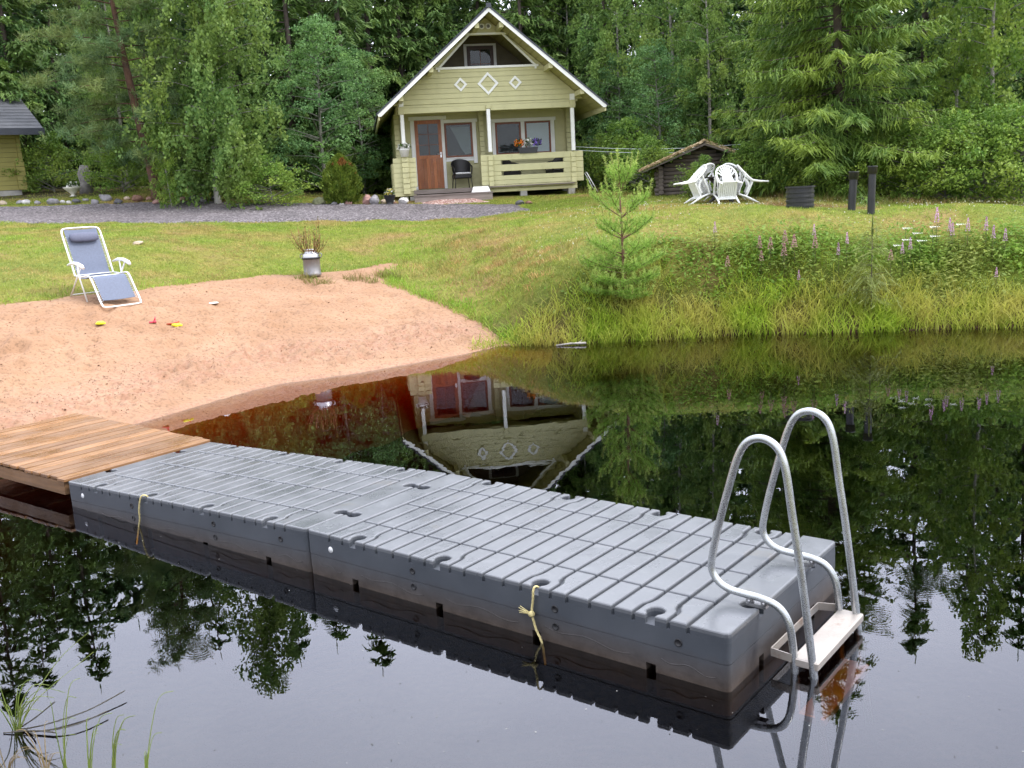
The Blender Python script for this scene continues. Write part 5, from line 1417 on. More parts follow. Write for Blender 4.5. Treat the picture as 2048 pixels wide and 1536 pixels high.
# bushes
GB = 'bushes along the forest edge'
bs = mk_tree('leafy', 1.7, 1.05, 51, m_shr, m_abark, '', 'bush', trunkr=.03, name='leafy_bush', n=42, per=170, leaf=.075, blob=.30, z0=.08)
plant(bs, 545, 28.9, 0, (1.0, .9, .75), 'light leafy bush at the gravel edge between the birch and the thuja', True, GB)
for px, Y, rz, s, lb in [(248, 31.5, 1, .95, 'low fern like bush between the stump and the leaning pine'), (400, 30.6, 2, .8, 'bush in the shade under the weeping birch'), (1222, 31.8, 3, 1.05, 'bush beside the right end of the cabin porch'), (1270, 30.6, .4, 1.1, 'dark bush between the cabin and the log shed'), (1300, 28.2, 5, .8, 'bush at the left wall of the log shed'),
    (1560, 26.3, 4, .9, 'bush at the forest edge just right of the white chairs'), (1640, 25.4, 2, .95, 'bush behind the well ring'), (1735, 24.6, 5.5, .85, 'bush behind the vent pipes'), (1815, 24.2, 1, 1.0, 'bush right of the vent pipes at the forest edge'), (1890, 23.8, 2.3, 1.1, 'large bush in the right part of the forest edge'), (1965, 23.6, 3.4, 1.15, 'large bush next to the one at the right picture edge'), (2045, 23.2, 4.4, 1.2, 'large bush cut by the right picture edge'), (1402, 25.9, 2.9, .55, 'alder bush growing against the front of the log shed'), (1490, 26.0, 1.1, .72, 'bush covering the right corner of the log shed'), (110, 33.5, 4.1, 1.0, 'dark bush beside the olive cabin corner'), (30, 36.5, 2, 1.0, 'dark bush behind the olive cabin')]:
    plant(bs, px, Y, rz, s, lb, group=GB)
# thuja
th = empty('thuja_shrub', on(686, 29.2), 0, 'dense oval thuja with rusty red tips beside the gravel', 'shrub'); lv = Leaves(); rg = RNG
n = 15000; u = RNG.uniform(0, 1, n); az = RNG.uniform(0, 2*PI, n); hz = .04+1.40*u
prof = np.interp(u, [0, .1, .35, .55, .8, .95, 1], [.36, .47, .54, .50, .32, .13, .02]); lump = 1+.13*np.sin(az*7+u*9)+.10*np.sin(az*4-u*17+1)
r_ = prof*lump*RNG.uniform(.72, 1.04, n)
c = np.stack([r_*np.cos(az), r_*np.sin(az), hz], -1)
d = unit(np.stack([np.cos(az)*.55, np.sin(az)*.55, np.ones(n)*1.0], -1)+rnd(n)*.35); w = unit(np.cross(d, rnd(n)))
red = (fbm(np.stack([az*1.2, u*5], -1), 1.0, 5)+.75*(u-.62)) > .36
lv.add(c[~red], d[~red], w[~red], .085, .032, 0); lv.add(c[red], d[red], w[red], .085, .032, 1)
lv.build('foliage', [leaf_mat('thuja_green', (.09, .16, .02), (.24, .31, .045), .35), leaf_mat('thuja_rust', (.24, .11, .03), (.36, .19, .06), .3)], th)
t = MB(); t.tube([(0, 0, -.1), (0, 0, 1.2)], [.05, .01], 7); t.build('trunk', m_bark, th)

# far forest: one mass
pr_, _ = spruce(10, 2.5, dens=.62, seed=71, needle=.34); PV, _m = pr_.arr()
FV = []
frg = np.random.default_rng(5)
for row, (y0, y1, n) in enumerate(((42, 46, 30), (47, 54, 32))):
    for i in range(n):
        Y = frg.uniform(y0, y1); X = (-.60+1.2*(i+.5+frg.uniform(-.3, .3))/n)*Y; s = frg.uniform(1.15, 1.4)*(1+.12*row)
        a = frg.uniform(0, 2*PI); rot = np.array([[math.cos(a), -math.sin(a), 0], [math.sin(a), math.cos(a), 0], [0, 0, 1]])
        FV.append((PV@rot.T)*s*[1.05, 1.05, 1]+[X, Y, 0]+[0, 0, g1(X, Y)-.2])
FV = np.concatenate(FV); nF = len(FV)
o = np_mesh('forest', FV.reshape(-1, 3), [np.arange(nF*4).reshape(-1, 4)], m_sprd); tag(o, 'dark spruce forest closing the view behind the front trees', 'forest', kind='stuff')

# young pine on the bank
sp0 = hit(1248, 596)
yp = empty('pine_sapling', sp0-[0, 0, .05], 0, 'young bright green pine sapling on the grassy bank above the water', 'sapling')
HP = 2.34; t = MB(); lv = Leaves(); rg = np.random.default_rng(4)
t.tube([(0, 0, -.1), (.01, 0, .7), (-.01, 0, 1.4), (-.03, 0, HP-.1)], [.032, .026, .016, .006], 7)
def needles(p0, p1, n, ln, mi):
    s = rg.uniform(0, 1, (n, 1)); ax = unit(np.asarray(p1)-np.asarray(p0)); v = unit(rg.normal(size=(n, 3))+ax*1.1); l = ln*rg.uniform(.7, 1.2, n)
    c = np.asarray(p0)*(1-s)+np.asarray(p1)*s; lv.strip(c+v*l[:, None]*.5, v, unit(np.cross(v, rg.normal(size=(n, 3)))), l, .0115, mi)
for wz, nb_, Lb, up, bare in ((.08, 11, .62, .12, .1), (.24, 11, .66, .25, .1), (.45, 10, .64, .32, .1), (.70, 9, .58, .42, .12), (.98, 7, .50, .62, .3), (1.34, 6, .46, .8, .3), (1.76, 6, .28, 1.5, .0)):
    for k in range(nb_):
        a = 2*PI*k/nb_+rg.uniform(-.3, .3)+wz*3; L_ = Lb*rg.uniform(.7, 1.15); z = wz+rg.uniform(-.05, .05)
        p0 = np.array([0, 0, z]); p2 = np.array([math.cos(a)*L_, math.sin(a)*L_, z+L_*up]); p1 = (p0+p2)/2-[0, 0, .06*L_]
        t.tube([p0, p1, p2], [.009, .007, .004], 4, cap=False)
        q = p0+(p1-p0)*bare*2 if bare else p0
        needles(q, p1, int(45*L_/.5), .07, 0); needles(p1, p2, int(95*L_/.5), .075, 0)
        tip = p2+np.array([math.cos(a)*.05, math.sin(a)*.05, .12+.1*(wz > .9)]); needles(p2, tip, 60, .045, 1); t.tube([p2, tip], [.004, .003], 4, cap=False)
        for s in (-1, 1):
            for fq in (.45, .75):
                b0 = p0*(1-fq)+p2*fq-[0, 0, .03]; e = b0+np.array([math.cos(a+s*.9), math.sin(a+s*.9), up+.15])*L_*.36*(1.2-fq*.5)
                t.tube([b0, e], [.005, .003], 4, cap=False); needles(b0, e, 48, .07, 0); needles(e, e+[0, 0, .08], 26, .04, 1)
needles((-.01, 0, 1.4), (-.03, 0, HP-.35), 60, .06, 0); needles((-.03, 0, HP-.5), (-.035, 0, HP+.03), 170, .05, 1)
t.build('trunk', M('sapling_bark', (.16, .085, .05), .8, .2), yp)
lv.build('needles', [leaf_mat('sapling_needles', (.22, .40, .065), (.42, .60, .13), .5), leaf_mat('sapling_shoots', (.36, .50, .10), (.52, .64, .18), .35)], yp)
# slender young spruce lower down
sy = empty('spruce_sapling', hit(1742, 622), 0, 'thin young spruce sapling standing among the bank flowers', 'sapling')
lv, br = spruce(1.2, .30, dens=1.2, seed=91, z0=.2, needle=.05, droop=.0)
lv.build('needles', leaf_mat('young_spruce', (.15, .19, .045), (.25, .29, .08), .35), sy); trunk_mesh([(0, 0, -.1), (0, 0, 1.25)], [.012, .003], br, .004).build('trunk', m_bark, sy)

# grass blades ----------------------------------------------------------------
def blades(P, h, width, lean, nseg=1, seed=0):
    """P (n,3) bases; returns V, quads, tris"""
    rg = np.random.default_rng(seed); n = len(P); az = rg.uniform(0, 2*PI, n); fa = rg.uniform(0, 2*PI, n)
    h = np.broadcast_to(h, (n,)); lean = np.broadcast_to(lean, (n,))*rg.uniform(.3, 1.5, n); width = np.broadcast_to(width, (n,))
    D = np.stack([np.cos(az), np.sin(az)], -1); Wd = np.stack([np.cos(fa), np.sin(fa)], -1); vs = []
    for k in range(nseg+1):
        t = k/nseg; b = lean*t**1.8
        c = np.empty((n, 3)); c[:, :2] = P[:, :2]+D*(h*b)[:, None]; c[:, 2] = P[:, 2]+h*(t-.38*lean*t**2.5)
        if k < nseg:
            wv = width*(1-.6*t)*.5
            a = c.copy(); a[:, :2] += Wd*wv[:, None]; b_ = c.copy(); b_[:, :2] -= Wd*wv[:, None]; vs += [a, b_]
        else: vs.append(c)
    m = 2*nseg+1; V = np.stack(vs, 1).reshape(-1, 3); base = (np.arange(n)*m)[:, None]
    quads = np.concatenate([base+np.array([[2*k, 2*k+1, 2*k+3, 2*k+2]]) for k in range(nseg-1)]) if nseg > 1 else np.zeros((0, 4), int)
    tris = base+np.array([[2*nseg-2, 2*nseg-1, 2*nseg]])
    return V, quads, tris
def grass_obj(name, V, Q, T, mats, label, cat):
    o = np_mesh(name, V, [f for f in (Q, T) if len(f)], mats); return tag(o, label, cat, kind='stuff')
def scatter(n, x0, x1, y0, y1, fn, seed):
    rg = np.random.default_rng(seed); P = np.stack([rg.uniform(x0, x1, n), rg.uniform(y0, y1, n)], -1)
    return P[rg.uniform(size=n) < fn(P)]
def visible(P, m=.06): return np.abs(P[:, 0]-.0)/P[:, 1] < .5247*1.0+m
CAB = np.array([cabp(a, d, 0)[:2] for a, d in ((-3, -.5), (2.8, -.2), (2.8, 8.5), (-3, 8.5))])
H2P = np.array([tuple(P2[:2]+A2*a+B2*b) for a, b in ((-6, -.1), (.05, -.1), (.05, 5), (-6, 5))])
def bank_k(P):
    """how wild the growth is: 1 at the unmown bank on the right"""
    d = -sdist(P, SHORE); x = P[:, 0]
    lim = np.interp(x, [-.4, .3, 1.2, 2.5, 4.5, 7, 10, 14], [.35, .7, 1.1, 1.5, 1.7, 2.1, 2.6, 3.2])+fbm(P, .9, 14)*.8
    return np.clip((lim-d)/.7, 0, 1)*(x > -.6)*(d > -.12)*(P[:, 1] > 12)
def lawn_d(P):
    d = -sdist(P, SHORE)
    ok = (d > .15) & (sdist(P, SAND)+fbm(P, 2.2, 9)*.28 < .06) & (sdist(P, GRAV)+fbm(P, 1.5, 17)*.6 < .02) & (sdist(P, CAB) < 0) & (sdist(P, H2P) < 0) & (sdist(P, CHIP) < .02) & visible(P)
    w = wood_f(P)
    return ok*(1-.8*w)*(1-.9*bank_k(P))*np.clip((17/P[:, 1])**1.2, .25, 1)*(.55+1.1*np.clip(fbm(P, .8, 31)+.5, 0, 1)*.7)
P = scatter(560000, -17, 15, 13, 33, lawn_d, 61); n = len(P)
hh = .035+.05*np.clip(fbm(P, 1.1, 44)+.45, 0, 1)+.02*np.random.default_rng(2).uniform(size=n)
hh *= .75+1.5*np.clip(fbm(P, 2.6, 46, 3)+.05, 0, 1)
edge = np.exp(-np.clip(-sdist(P, SAND), 0, 2)/.18)*.05
V, Q, T = blades(np.c_[P, gz(P)+fbm(P, 1.3, 3)*.05], hh+edge*np.random.default_rng(3).uniform(.2, 1.3, n), .011*(P[:, 1]/18), .9, 1, 62)
m_lawn = leaf_mat('lawn_blades', (.18, .285, .03), (.355, .455, .075), .4, (.40, .31, .11), .8, fine=3.2)
grass_obj('lawn_grass', V, Q, T, m_lawn, 'short rain wet lawn grass with drier patches', 'grass')
# tall sedge and grass of the unmown bank
def sedge_d(P):
    d = -sdist(P, SHORE); k = bank_k(P); near = np.exp(-((d-.2)/.45)**2)+.6*np.exp(-((d-.0)/.10)**2)
    cl = np.clip(fbm(P, 3.1, 77)*4.+.75, .12, 1)
    cl = np.maximum(cl, .6*np.exp(-((d-.04)/.12)**2))
    return k*visible(P, .1)*np.clip(.18+.95*near, 0, 1)*cl
P = scatter(105000, -.8, 11, 13.6, 19.5, sedge_d, 63); n = len(P); d = -sdist(P, SHORE); rg = np.random.default_rng(9)
hh = (.17+.30*np.exp(-((d-.3)/.6)**2))*rg.uniform(.55, 1.25, n)*(.75+.6*np.clip(fbm(P, 1.2, 78)+.4, 0, 1))
hh *= np.interp(P[:, 0], [-.6, .4, 1.5], [.5, .9, 1.])
V, Q, T = blades(np.c_[P, np.maximum(gz(P), -.04)-.02], hh, .016, .8, 3, 64)
grass_obj('bank_grass', V, Q, T, leaf_mat('sedge_blades', (.20, .32, .022), (.44, .54, .07), .45, (.42, .40, .09), .9), 'tall yellow green sedge and grass along the pond bank', 'grass')
# broad leaved herbs on the upper bank
P = scatter(120000, -.2, 12, 14, 20, lambda P: np.clip(bank_k(P)*np.clip((-sdist(P, SHORE)-.35)/.8, 0, 1), 0, 1)*visible(P, .1)*np.clip(fbm(P, 1.3, 91)*2+.75, .15, 1), 65)
lv = Leaves(); n = len(P); rg = np.random.default_rng(19)
hgt = rg.uniform(.03, .42, n)*np.interp(P[:, 0], [0, 3, 8], [.35, .6, 1.0]); z = gz(P)
for k in range(2):
    c = np.c_[P+rg.normal(size=(n, 2))*.05, z+hgt*(1-.25*k)]; d_ = unit(np.c_[rg.normal(size=(n, 2)), rg.uniform(-.2, .7, n)]); w = unit(np.cross(d_, rg.normal(size=(n, 3))*.4+[0, 0, 1.])); q = .085*rg.uniform(.55, 1.3, n)
    lv.add(c, d_, w, q, q*rg.uniform(.22, .5, n))
o = lv.build('meadow_herbs', leaf_mat('herb_leaves', (.15, .30, .04), (.36, .52, .10), .5, (.38, .42, .11), .9)); tag(o, 'leafy meadow herbs covering the upper bank', 'herbs', kind='stuff')
# tufts: around well ring, shed, milk can, sand edge, cabin
TP = []
for px, Y, r, n_ in ((1560, 20.4, .28, 260), (1640, 20.3, .3, 160), (1742, 20.0, .22, 160), (1705, 20.4, .15, 60), (1560, 25.6, .7, 500), (1320, 27.3, .5, 300), (1500, 26.8, .5, 260), (640, 18.1, .3, 150), (610, 18.5, .2, 90), (720, 18.6, .35, 240), (775, 19.2, .3, 160), (1175, 30.2, .5, 200), (780, 30.1, .5, 200), (500, 29.6, .8, 300), (1830, 22.6, 1.2, 500), (2000, 22.2, 1.2, 500), (1650, 23.6, 1.2, 400), (320, 30.2, .6, 300), (450, 30.0, .6, 260)):
    c = on(px, Y); a = RNG.uniform(0, 2*PI, n_); q = r*np.sqrt(RNG.uniform(0, 1, n_)); TP.append(np.stack([c[0]+q*np.cos(a), c[1]+q*np.sin(a)*.7], -1))
P = np.concatenate(TP); n = len(P)
V, Q, T = blades(np.c_[P, gz(P)-.02], RNG.uniform(.12, .34, n), .011, .8, 2, 66)
grass_obj('grass_tufts', V, Q, T, leaf_mat('tuft_blades', (.12, .17, .03), (.27, .29, .07), .3, (.30, .19, .08), 1.2), 'longer unmown grass tufts around the well ring, shed and path edges', 'grass')
# dry cut grass heaped round the well ring
P = scatter(9000, 4.2, 7.6, 19.2, 21, lambda P: (np.exp(-((P[:, 0]-on(1600, 20.3)[0])/.55)**2-((P[:, 1]-20.25)/.3)**2)+.7*np.exp(-((P[:, 0]-on(1725, 20.1)[0])/.5)**2-((P[:, 1]-20.05)/.22)**2)+.35*np.exp(-((P[:, 0]-on(1660, 20.2)[0])/1.2)**2-((P[:, 1]-19.95)/.3)**2)), 67); n = len(P)
V, Q, T = blades(np.c_[P, gz(P)+RNG.uniform(0, .08, n)], RNG.uniform(.06, .16, n), .009, 2.2, 2, 68)
grass_obj('dry_grass', V, Q, T, leaf_mat('dry_blades', (.22, .12, .055), (.38, .25, .12), .2), 'dry brown cut grass lying around the well ring and pipes', 'grass')
# longer dry grass on the slope above the beach and a fresh fringe along the sand
SLP = np.array([tuple(hit(x, y)[:2]) for x, y in [(850,490),(1000,452),(1190,475),(1190,570),(1100,615),(1000,610),(900,570),(835,545)]])
P = scatter(60000, -4, 3.5, 14, 24, lambda P: np.clip(sdist(P, SLP)/.8+.3, 0, 1)*np.clip(fbm(P, 1.4, 87)*3+.55, .05, 1)*(-sdist(P, SHORE) > .2), 88); n = len(P); rg = np.random.default_rng(89)
V, Q, T = blades(np.c_[P, gz(P)], rg.uniform(.05, .17, n), .012, 1.1, 2, 90)
grass_obj('slope_grass', V, Q, T, leaf_mat('slope_blades', (.20, .25, .045), (.40, .42, .10), .35, (.46, .29, .12), 2.2, fine=2.5), 'longer half dry grass on the slope between the beach and the pine sapling', 'grass')
def fringe_d(P):
    d = -sdist(P, SAND); e = -sdist(P, SHORE)
    return np.exp(-np.abs(d-.10)/.16)*(d > -.12)*(e > .05)*np.interp(P[:, 0], [-9, -4.2, -3.2, -2.2, 0], [.12, .2, .5, .8, 1.])*np.clip(fbm(P, 2.4, 92)*3+.65, .05, 1)
P = scatter(90000, -9, .8, 13, 22, fringe_d, 93); n = len(P); rg = np.random.default_rng(94)
V, Q, T = blades(np.c_[P, gz(P)+.01], rg.uniform(.05, .20, n)*np.interp(P[:, 0], [-5, -2.5, 0], [.55, .8, 1.2]), .013, 1.0, 2, 95)
grass_obj('fringe_grass', V, Q, T, leaf_mat('fringe_blades', (.13, .30, .02), (.32, .52, .055), .4, (.34, .40, .08), 1.5), 'fresh bright grass fringe along the edge of the sand', 'grass')
# crumbs, bark and twig bits on the sand
P = scatter(60000, -9.5, .6, 9, 20, lambda P: (sdist(P, SAND) > .12)*(-sdist(P, SHORE) > .12)*np.clip(.10+.6*wet_f(P)*np.clip(fbm(P, 1.6, 83)*3+.6, 0, 1), 0, 1)*visible(P), 84); n = len(P); rg = np.random.default_rng(85)
a = rg.uniform(0, 2*PI, n); q = rg.uniform(.008, .024, n)*np.where(rg.uniform(size=n) < .04, 2., 1); lv = Leaves(); z = sand_z(P)
c = np.c_[P, z+q*.22]; d_ = unit(np.stack([np.cos(a), np.sin(a), rg.uniform(-.3, .6, n)], -1)); w = unit(np.cross(d_, rnd(n)*.8+[0, 0, 1]))
lv.add(c, d_, w, q, q*rg.uniform(.35, .8, n)); lv.add(c-[0, 0, .1]*q[:, None], w, unit(np.cross(w, d_)), q*.8, q*.5)
o = lv.build('sand_crumbs', leaf_mat('crumb_sand', (.15, .08, .045), (.36, .21, .125), 0.)); tag(o, 'damp crumbs and plant bits scattered over the sand', 'crumbs', kind='stuff')
# clover heads
P = scatter(1500, -1, 13, 17, 26, lambda P: (lawn_d(P) > .1)*np.clip(fbm(P, .7, 50)*2+.5, .05, 1)*(P[:, 0] > .5), 69); n = len(P); lv = Leaves()
c = np.c_[P, gz(P)+.075]
for k in range(2): dd = unit(rnd(n)); lv.add(c, dd, unit(np.cross(dd, rnd(n))), .024, .022)
o = lv.build('clover_flowers', leaf_mat('clover_white', (.6, .6, .5), (.8, .8, .7), .2)); tag(o, 'white clover heads dotted over the lawn', 'clover', kind='stuff')

# fireweed: counted plants
def fireweed():
    r = empty('fireweed'); rg = np.random.default_rng(33); t = MB(); lv = Leaves()
    t.tube([(0, 0, -.05), (.01, 0, .4), (0, .01, .86)], [.006, .005, .002], 5)
    n = 46; z = rg.uniform(.05, .58, n); a = rg.uniform(0, 2*PI, n); d = unit(np.stack([np.cos(a), np.sin(a), rg.uniform(-.2, .6, n)], -1)); q = rg.uniform(.06, .11, n)
    lv.add(np.stack([0*z, 0*z, z], -1)+d*q[:, None]*.5, d, unit(np.cross(d, rnd(n)*.4+[0, 0, 1])), q, .018)
    t.build('stem', M('fireweed_stem', (.12, .10, .04), .8, bst=0), r); lv.build('leaves', m_fl_leaf, r)
    lv = Leaves(); n = 90; z = rg.uniform(.58, .86, n); a = rg.uniform(0, 2*PI, n); rr = .042*(1-(z-.58)/.33)
    d = unit(rnd(n)); lv.add(np.stack([rr*np.cos(a), rr*np.sin(a), z], -1), d, unit(np.cross(d, rnd(n))), .028, .022); lv.build('flower_spike', m_fire, r); return r
m_fire = leaf_mat('fireweed_petals', (.52, .27, .47), (.75, .52, .70), .35)
m_fade = leaf_mat('faded_petals', (.42, .22, .22), (.55, .36, .34), .3)
fwd = fireweed(); fwd['category'] = 'wildflower'; fwd['group'] = 'fireweed plants on the bank'
K6 = .365; first = True
def fw_pos(cx, cy, h):
    """flower head seen at the crop point: find where on the bank a stem of height h stands"""
    px, py = 1300+cx*K6, 300+cy*K6; best = None
    for Y in np.arange(15.2, 20, .05):
        p = aty(px, py, Y); e = p[2]-h*.85-g1(p[0], p[1])
        if best is None or abs(e) < best[0]: best = (abs(e), p)
    p = best[1]; return np.array([p[0], p[1], g1(p[0], p[1])])
FL = [(1033,500,.75,'deep pink fireweed standing left of the young spruce sapling top'),(815,650,.6,'pink fireweed low on the bank left of the spruce sapling'),(1080,440,.7,'pale pink fireweed just above the deep pink one on the bank'),(900,390,.7,'pale pink fireweed rising against the lawn below the well ring'),(355,378,.7,'faint pink fireweed rising against the lawn, leftmost on the crest'),(1575,290,.95,'tallest fireweed, its head against the bushes right of the vent pipes'),(1645,350,.85,'pink fireweed, left and upper of a close pair at the bank crest'),(1660,378,.8,'pink fireweed, right and lower of a close pair at the bank crest'),(1745,360,.85,'pink fireweed on the crest right of the close pair'),(1845,352,.85,'thin faint fireweed between two brighter ones near the right edge'),(1885,395,.8,'pink fireweed near the right edge, left of the last one'),(1950,415,.8,'pink fireweed nearest the right picture edge on the crest'),(1385,487,.7,'pink fireweed among white yarrow, left one of two'),(1428,470,.75,'pink fireweed among white yarrow, right one of two'),(1900,628,.6,'pink fireweed low on the bank near the right edge')]
for cx, cy, h, lb in FL:
    p = fw_pos(cx, cy, h); s = h/.86*.8
    if first: fwd.location = p; fwd.scale = (s,)*3; fwd['label'] = lb; first = False
    else: dup(fwd, p, random.uniform(0, 6), lb, None, s)
# faded meadowsweet-like plumes
fd = None
for cx, cy, h, lb in [(660,515,.6,'faded pinkish plume, left one of the group above the sedge'),(735,530,.65,'fullest faded pinkish plume in the middle of the bank group'),(790,490,.65,'faded pinkish plume right of the fullest one'),(740,475,.7,'faded pinkish plume above the fullest one'),(905,505,.65,'faded pinkish plume between its group and the deep pink fireweed'),(600,500,.6,'slim faded plume left of the plume group'),(610,570,.5,'low faded plume below the slim one'),(425,605,.55,'faded plume standing alone low on the left part of the bank'),(1320,570,.55,'reddish faded plume right of the spruce sapling')]:
    p = fw_pos(cx, cy, h)
    if fd is None:
        fd = dup(fwd, p, 1, lb, 'faded plumes on the bank', h/.86); fd.name = 'wildflower_plume'
        for c_ in fd.children:
            if c_.name.startswith('flower_spike'): c_.data = c_.data.copy(); c_.data.materials[0] = m_fade; c_.scale = (1.5, 1.5, 1)
    else: dup(fd, p, random.uniform(0, 6), lb, None, h/.86)
# yarrow
ya = empty('yarrow'); t = MB(); t.tube([(0, 0, -.05), (0, 0, .55)], [.004, .003], 5); t.build('stem', m_fl_leaf, ya)
lv = Leaves(); n = 40; c = np.stack([RNG.normal(0, .035, n), RNG.normal(0, .035, n), .55+RNG.uniform(-.01, .015, n)], -1); d_ = unit(rnd(n)*[1, 1, .25]); lv.add(c, d_, unit(np.cross(d_, rnd(n)*.3+[0, 0, 1])), .026, .02); lv.build('flower_head', m_fw, ya)
first = True
for cx, cy, lb in [(1400,432,'white yarrow head above the two pink fireweeds'),(1550,425,'white yarrow head up on the crest, toward the right'),(1350,528,'white yarrow head lowest and left of its group'),(1455,465,'white yarrow head touching the right pink fireweed'),(1480,502,'white yarrow head below and right of the pink pair'),(1398,498,'white yarrow head between the pink fireweed pair'),(1552,476,'white yarrow head lower right of its group'),(1695,412,'single white yarrow head under the close fireweed pair')]:
    p = fw_pos(cx, cy, .62)
    if first: ya.location = p; tag(ya, lb, 'wildflower', 'white yarrow on the bank'); first = False
    else: dup(ya, p, 0, lb)

# water plants at the near left corner
def near_clump(name, base, specs, mat, label, dark=None):
    r = empty(name, base, 0, label, 'water grass'); m = MB()
    for (pts, w) in specs:
        P = catmull(pts, 6); n = len(P)
        m.tube(P, [max(.0012, w*(1-.85*(i/(n-1))**1.5)) for i in range(n)], 5)
    m.build('blades', mat, r)
    return r
m_near = leaf_mat('water_grass', (.17, .26, .04), (.36, .42, .12), .3); m_nearb = leaf_mat('dry_water_grass', (.26, .19, .09), (.42, .33, .18), .2); m_deadb = M('dead_stem', (.05, .045, .035), .7, bst=0)
def pxz(px, py, dist): return aty(px, py, dist)
def curve(base, pxs):
    return [np.array(p)-base for p in pxs]
b0 = atz(32, 1462, 0)
def fan(seed, n, h0, h1, spread, w):
    rg = random.Random(seed); out = []
    for i in range(n):
        a = rg.uniform(-1, 1)*spread+.15; h = rg.uniform(h0, h1); y = rg.uniform(-.5, .5)
        dx = math.sin(a)*h; out.append(([(rg.uniform(-.02, .02), rg.uniform(-.02, .02), -.05), (dx*.3, y*h*.12, h*.45), (dx*.8, y*h*.25, h*.85*math.cos(a*.6)), (dx*1.35, y*h*.4, h*math.cos(a)**.7*.9)], w*rg.uniform(.6, 1.1)))
    return out
near_clump('water_grass', b0, fan(3, 12, .14, .30, .9, .0035)+[([(0, 0, -.03), (.10, .02, .16), (.24, .05, .34), (.38, .08, .45)], .003), ([(0, 0, -.03), (.09, 0, .12), (.20, 0, .22), (.40, .05, .36)], .003), ([(0, 0, -.03), (-.03, 0, .16), (-.05, 0, .3)], .003)], m_near, 'pale green water grass clump with arching seed stems in the lower left corner')
m = MB()
for pts in [[(0, 0, 0), (.14, .02, .012), (.30, .12, .02), (.42, .28, .03)], [(.0, .0, 0), (.16, -.04, .012), (.30, -.01, .02), (.40, .1, .02)], [(.05, 0, 0), (.12, -.07, .01), (.14, -.1, .01)], [(.0, 0, 0), (.08, .03, .04), (.16, .09, .09)], [(-.05, -.02, 0), (.1, -.03, .01), (.22, -.06, .01)]]: m.tube(catmull(pts, 6), .0035, 5)
o = m.build('dead_stems', m_deadb); o.location = b0+[0, 0, .004]; tag(o, 'dark dead stems lying on the water at the foot of the pale grass clump', 'dead stems')
for k, (px, py, Y, n, h0, h1, sp__, w, mt, lb) in enumerate([(560, 1545, 3.66, 0, 0, 0, 0, 0, None, ''), (180, 1560, 3.85, 5, .22, .36, .12, .0035, m_near, 'upright green water grass blades, left of the pair at the lower picture edge'), (225, 1562, 3.84, 5, .2, .34, .14, .0045, m_near, 'upright green water grass blades, right of the pair at the lower picture edge'), (293, 1570, 3.8, 5, .14, .46, .10, .0028, m_near, 'thin single tall rush with short blades right of the green pair'), (130, 1560, 3.85, 5, .2, .52, .14, .0026, m_near, 'tall thin rush stems left of the green pair'), (95, 1560, 3.9, 7, .12, .3, .4, .003, m_nearb, 'dry brownish grass stems at the lower left picture edge'), (15, 1555, 3.95, 7, .1, .24, .6, .003, m_nearb, 'dry grass stems in the extreme lower left corner')]):
    if n: near_clump('water_grass', atz(px, py, 0), fan(20+k, n, h0, h1, sp__, w), mt, lb)
# specks of pollen and bits on the water
P = scatter(5200, -6, 8, 3.5, 15, lambda P: (sdist(P, SHORE) > .05)*np.clip((5.5/P[:, 1])**1.5, 0, 1)*np.clip(fbm(P, .7, 8)*2+.5, .1, 1), 70)
n = len(P); rg = np.random.default_rng(14); a = rg.uniform(0, PI, n); s = rg.uniform(.0018, .006, n)
c = np.c_[P, np.full(n, .0025)]; d_ = np.stack([np.cos(a), np.sin(a), 0*a], -1); w = np.stack([-np.sin(a), np.cos(a), 0*a], -1)
lv = Leaves(); k = rg.uniform(size=n) < .4
lv.add(c[k], d_[k], w[k], s[k]*1.5, s[k], 0); lv.add(c[~k], d_[~k], w[~k], s[~k]*2.6, s[~k]*.9, 1)
o = lv.build('water_specks', [M('pollen', (.6, .6, .55), .8, bst=0), M('dark_debris', (.03, .025, .02), .8, bst=0)]); tag(o, 'pollen specks and plant bits floating on the pond', 'debris', kind='stuff')

# ------------------------------------------------------------------ camera, sky, sun
cam = bpy.data.cameras.new('camera'); co = bpy.data.objects.new('camera', cam); C.objects.link(co)
cam.sensor_width = 36; cam.lens = F_PX/2048*36; cam.clip_end = 600; cam.clip_start = .05
Mc = Matrix((( _ri[0], _up[0], -_fw[0], 0), (_ri[1], _up[1], -_fw[1], 0), (_ri[2], _up[2], -_fw[2], CAM_H), (0, 0, 0, 1)))
co.matrix_world = Mc
scn = bpy.context.scene; scn.camera = co
W = bpy.data.worlds.new('World'); scn.world = W; W.use_nodes = True; nt = W.node_tree; nt.nodes.clear()
SUN_EL, SUN_AZ = R(52), R(100)                             # azimuth from +Y, clockwise
out = nt.nodes.new('ShaderNodeOutputWorld'); bg = nt.nodes.new('ShaderNodeBackground'); bg.inputs['Strength'].default_value = .135
sky = nt.nodes.new('ShaderNodeTexSky'); sky.sky_type = 'NISHITA'; sky.sun_disc = False; sky.sun_elevation = SUN_EL; sky.sun_rotation = SUN_AZ; sky.dust_density = 3.; sky.air_density = 1.
tc_ = nt.nodes.new('ShaderNodeTexCoord'); mp = nt.nodes.new('ShaderNodeMapping'); mp.inputs['Scale'].default_value = (1, 1, 2.2); L(nt, tc_.outputs['Generated'], mp.inputs[0])
nz = noise(nt, mp.outputs[0], 2.4, 5, .55)
cl = ramp(nt, nz.outputs['Fac'], [(.25, (8.0, 8.3, 9.7)), (.75, (10.8, 11., 12.))])
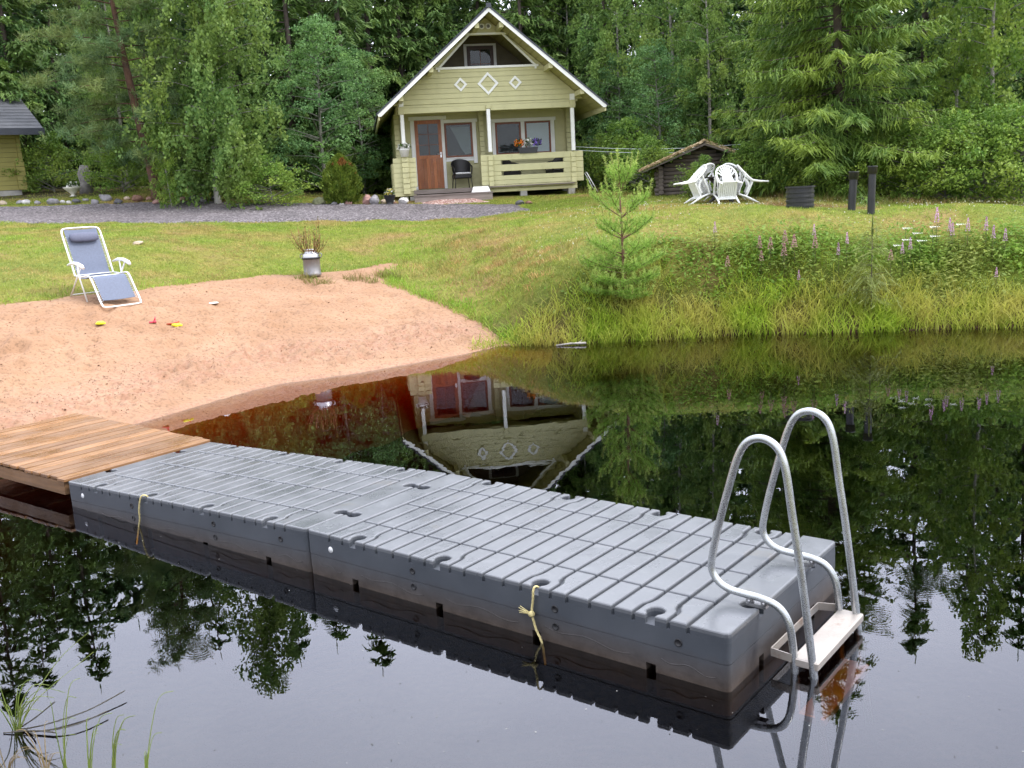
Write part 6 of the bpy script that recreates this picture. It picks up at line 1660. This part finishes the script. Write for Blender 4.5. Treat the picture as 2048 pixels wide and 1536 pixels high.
# cloud deck brighter round the veiled sun
sd = Vector((math.sin(SUN_AZ)*math.cos(SUN_EL), math.cos(SUN_AZ)*math.cos(SUN_EL), math.sin(SUN_EL)))
dp = N(nt, 'ShaderNodeVectorMath', operation='DOT_PRODUCT'); L(nt, tc_.outputs['Generated'], dp.inputs[0]); dp.inputs[1].default_value = sd
gl = mth(nt, 'MULTIPLY', mth(nt, 'POWER', mth(nt, 'MAXIMUM', dp.outputs['Value'], 0.), 3.), .35)
gl = mth(nt, 'ADD', gl, .72)
sz_ = N(nt, 'ShaderNodeSeparateXYZ'); L(nt, tc_.outputs['Generated'], sz_.inputs[0])
gl = mth(nt, 'ADD', gl, mth(nt, 'MULTIPLY', mth(nt, 'MAXIMUM', sz_.outputs[2], 0.), .55))   # overcast sky is brighter overhead
d2 = N(nt, 'ShaderNodeVectorMath', operation='DOT_PRODUCT'); L(nt, tc_.outputs['Generated'], d2.inputs[0]); d2.inputs[1].default_value = (0, .86, .51)   # thinner, brighter cloud beyond the forest
gl = mth(nt, 'ADD', gl, mth(nt, 'MULTIPLY', mth(nt, 'POWER', mth(nt, 'MAXIMUM', d2.outputs['Value'], 0.), 4.), 1.0))
cm = N(nt, 'ShaderNodeVectorMath', operation='SCALE'); L(nt, cl.outputs[0], cm.inputs[0]); L(nt, gl, cm.inputs['Scale'])
mx = mixc(nt, .86, sky.outputs[0], cm.outputs[0])
L(nt, mx, bg.inputs['Color']); L(nt, bg.outputs[0], out.inputs[0])
sl = bpy.data.lights.new('sun', 'SUN'); sl.energy = 1.5; sl.angle = R(14); sl.color = (1, .95, .86)
so_ = bpy.data.objects.new('sun', sl); C.objects.link(so_); so_.rotation_euler = (-sd).to_track_quat('-Z', 'Y').to_euler(); so_.location = (0, 0, 30)
vs = scn.view_settings; vs.view_transform = 'Standard'; vs.look = 'None'; vs.gamma = 1; vs.exposure = .80; vs.use_curve_mapping = False
scn.cycles.max_bounces = 6; scn.cycles.transparent_max_bounces = 12; scn.cycles.diffuse_bounces = 3; scn.cycles.glossy_bounces = 4; scn.cycles.transmission_bounces = 6
scn.cycles.use_denoising = True; scn.cycles.caustics_reflective = False; scn.cycles.caustics_refractive = False
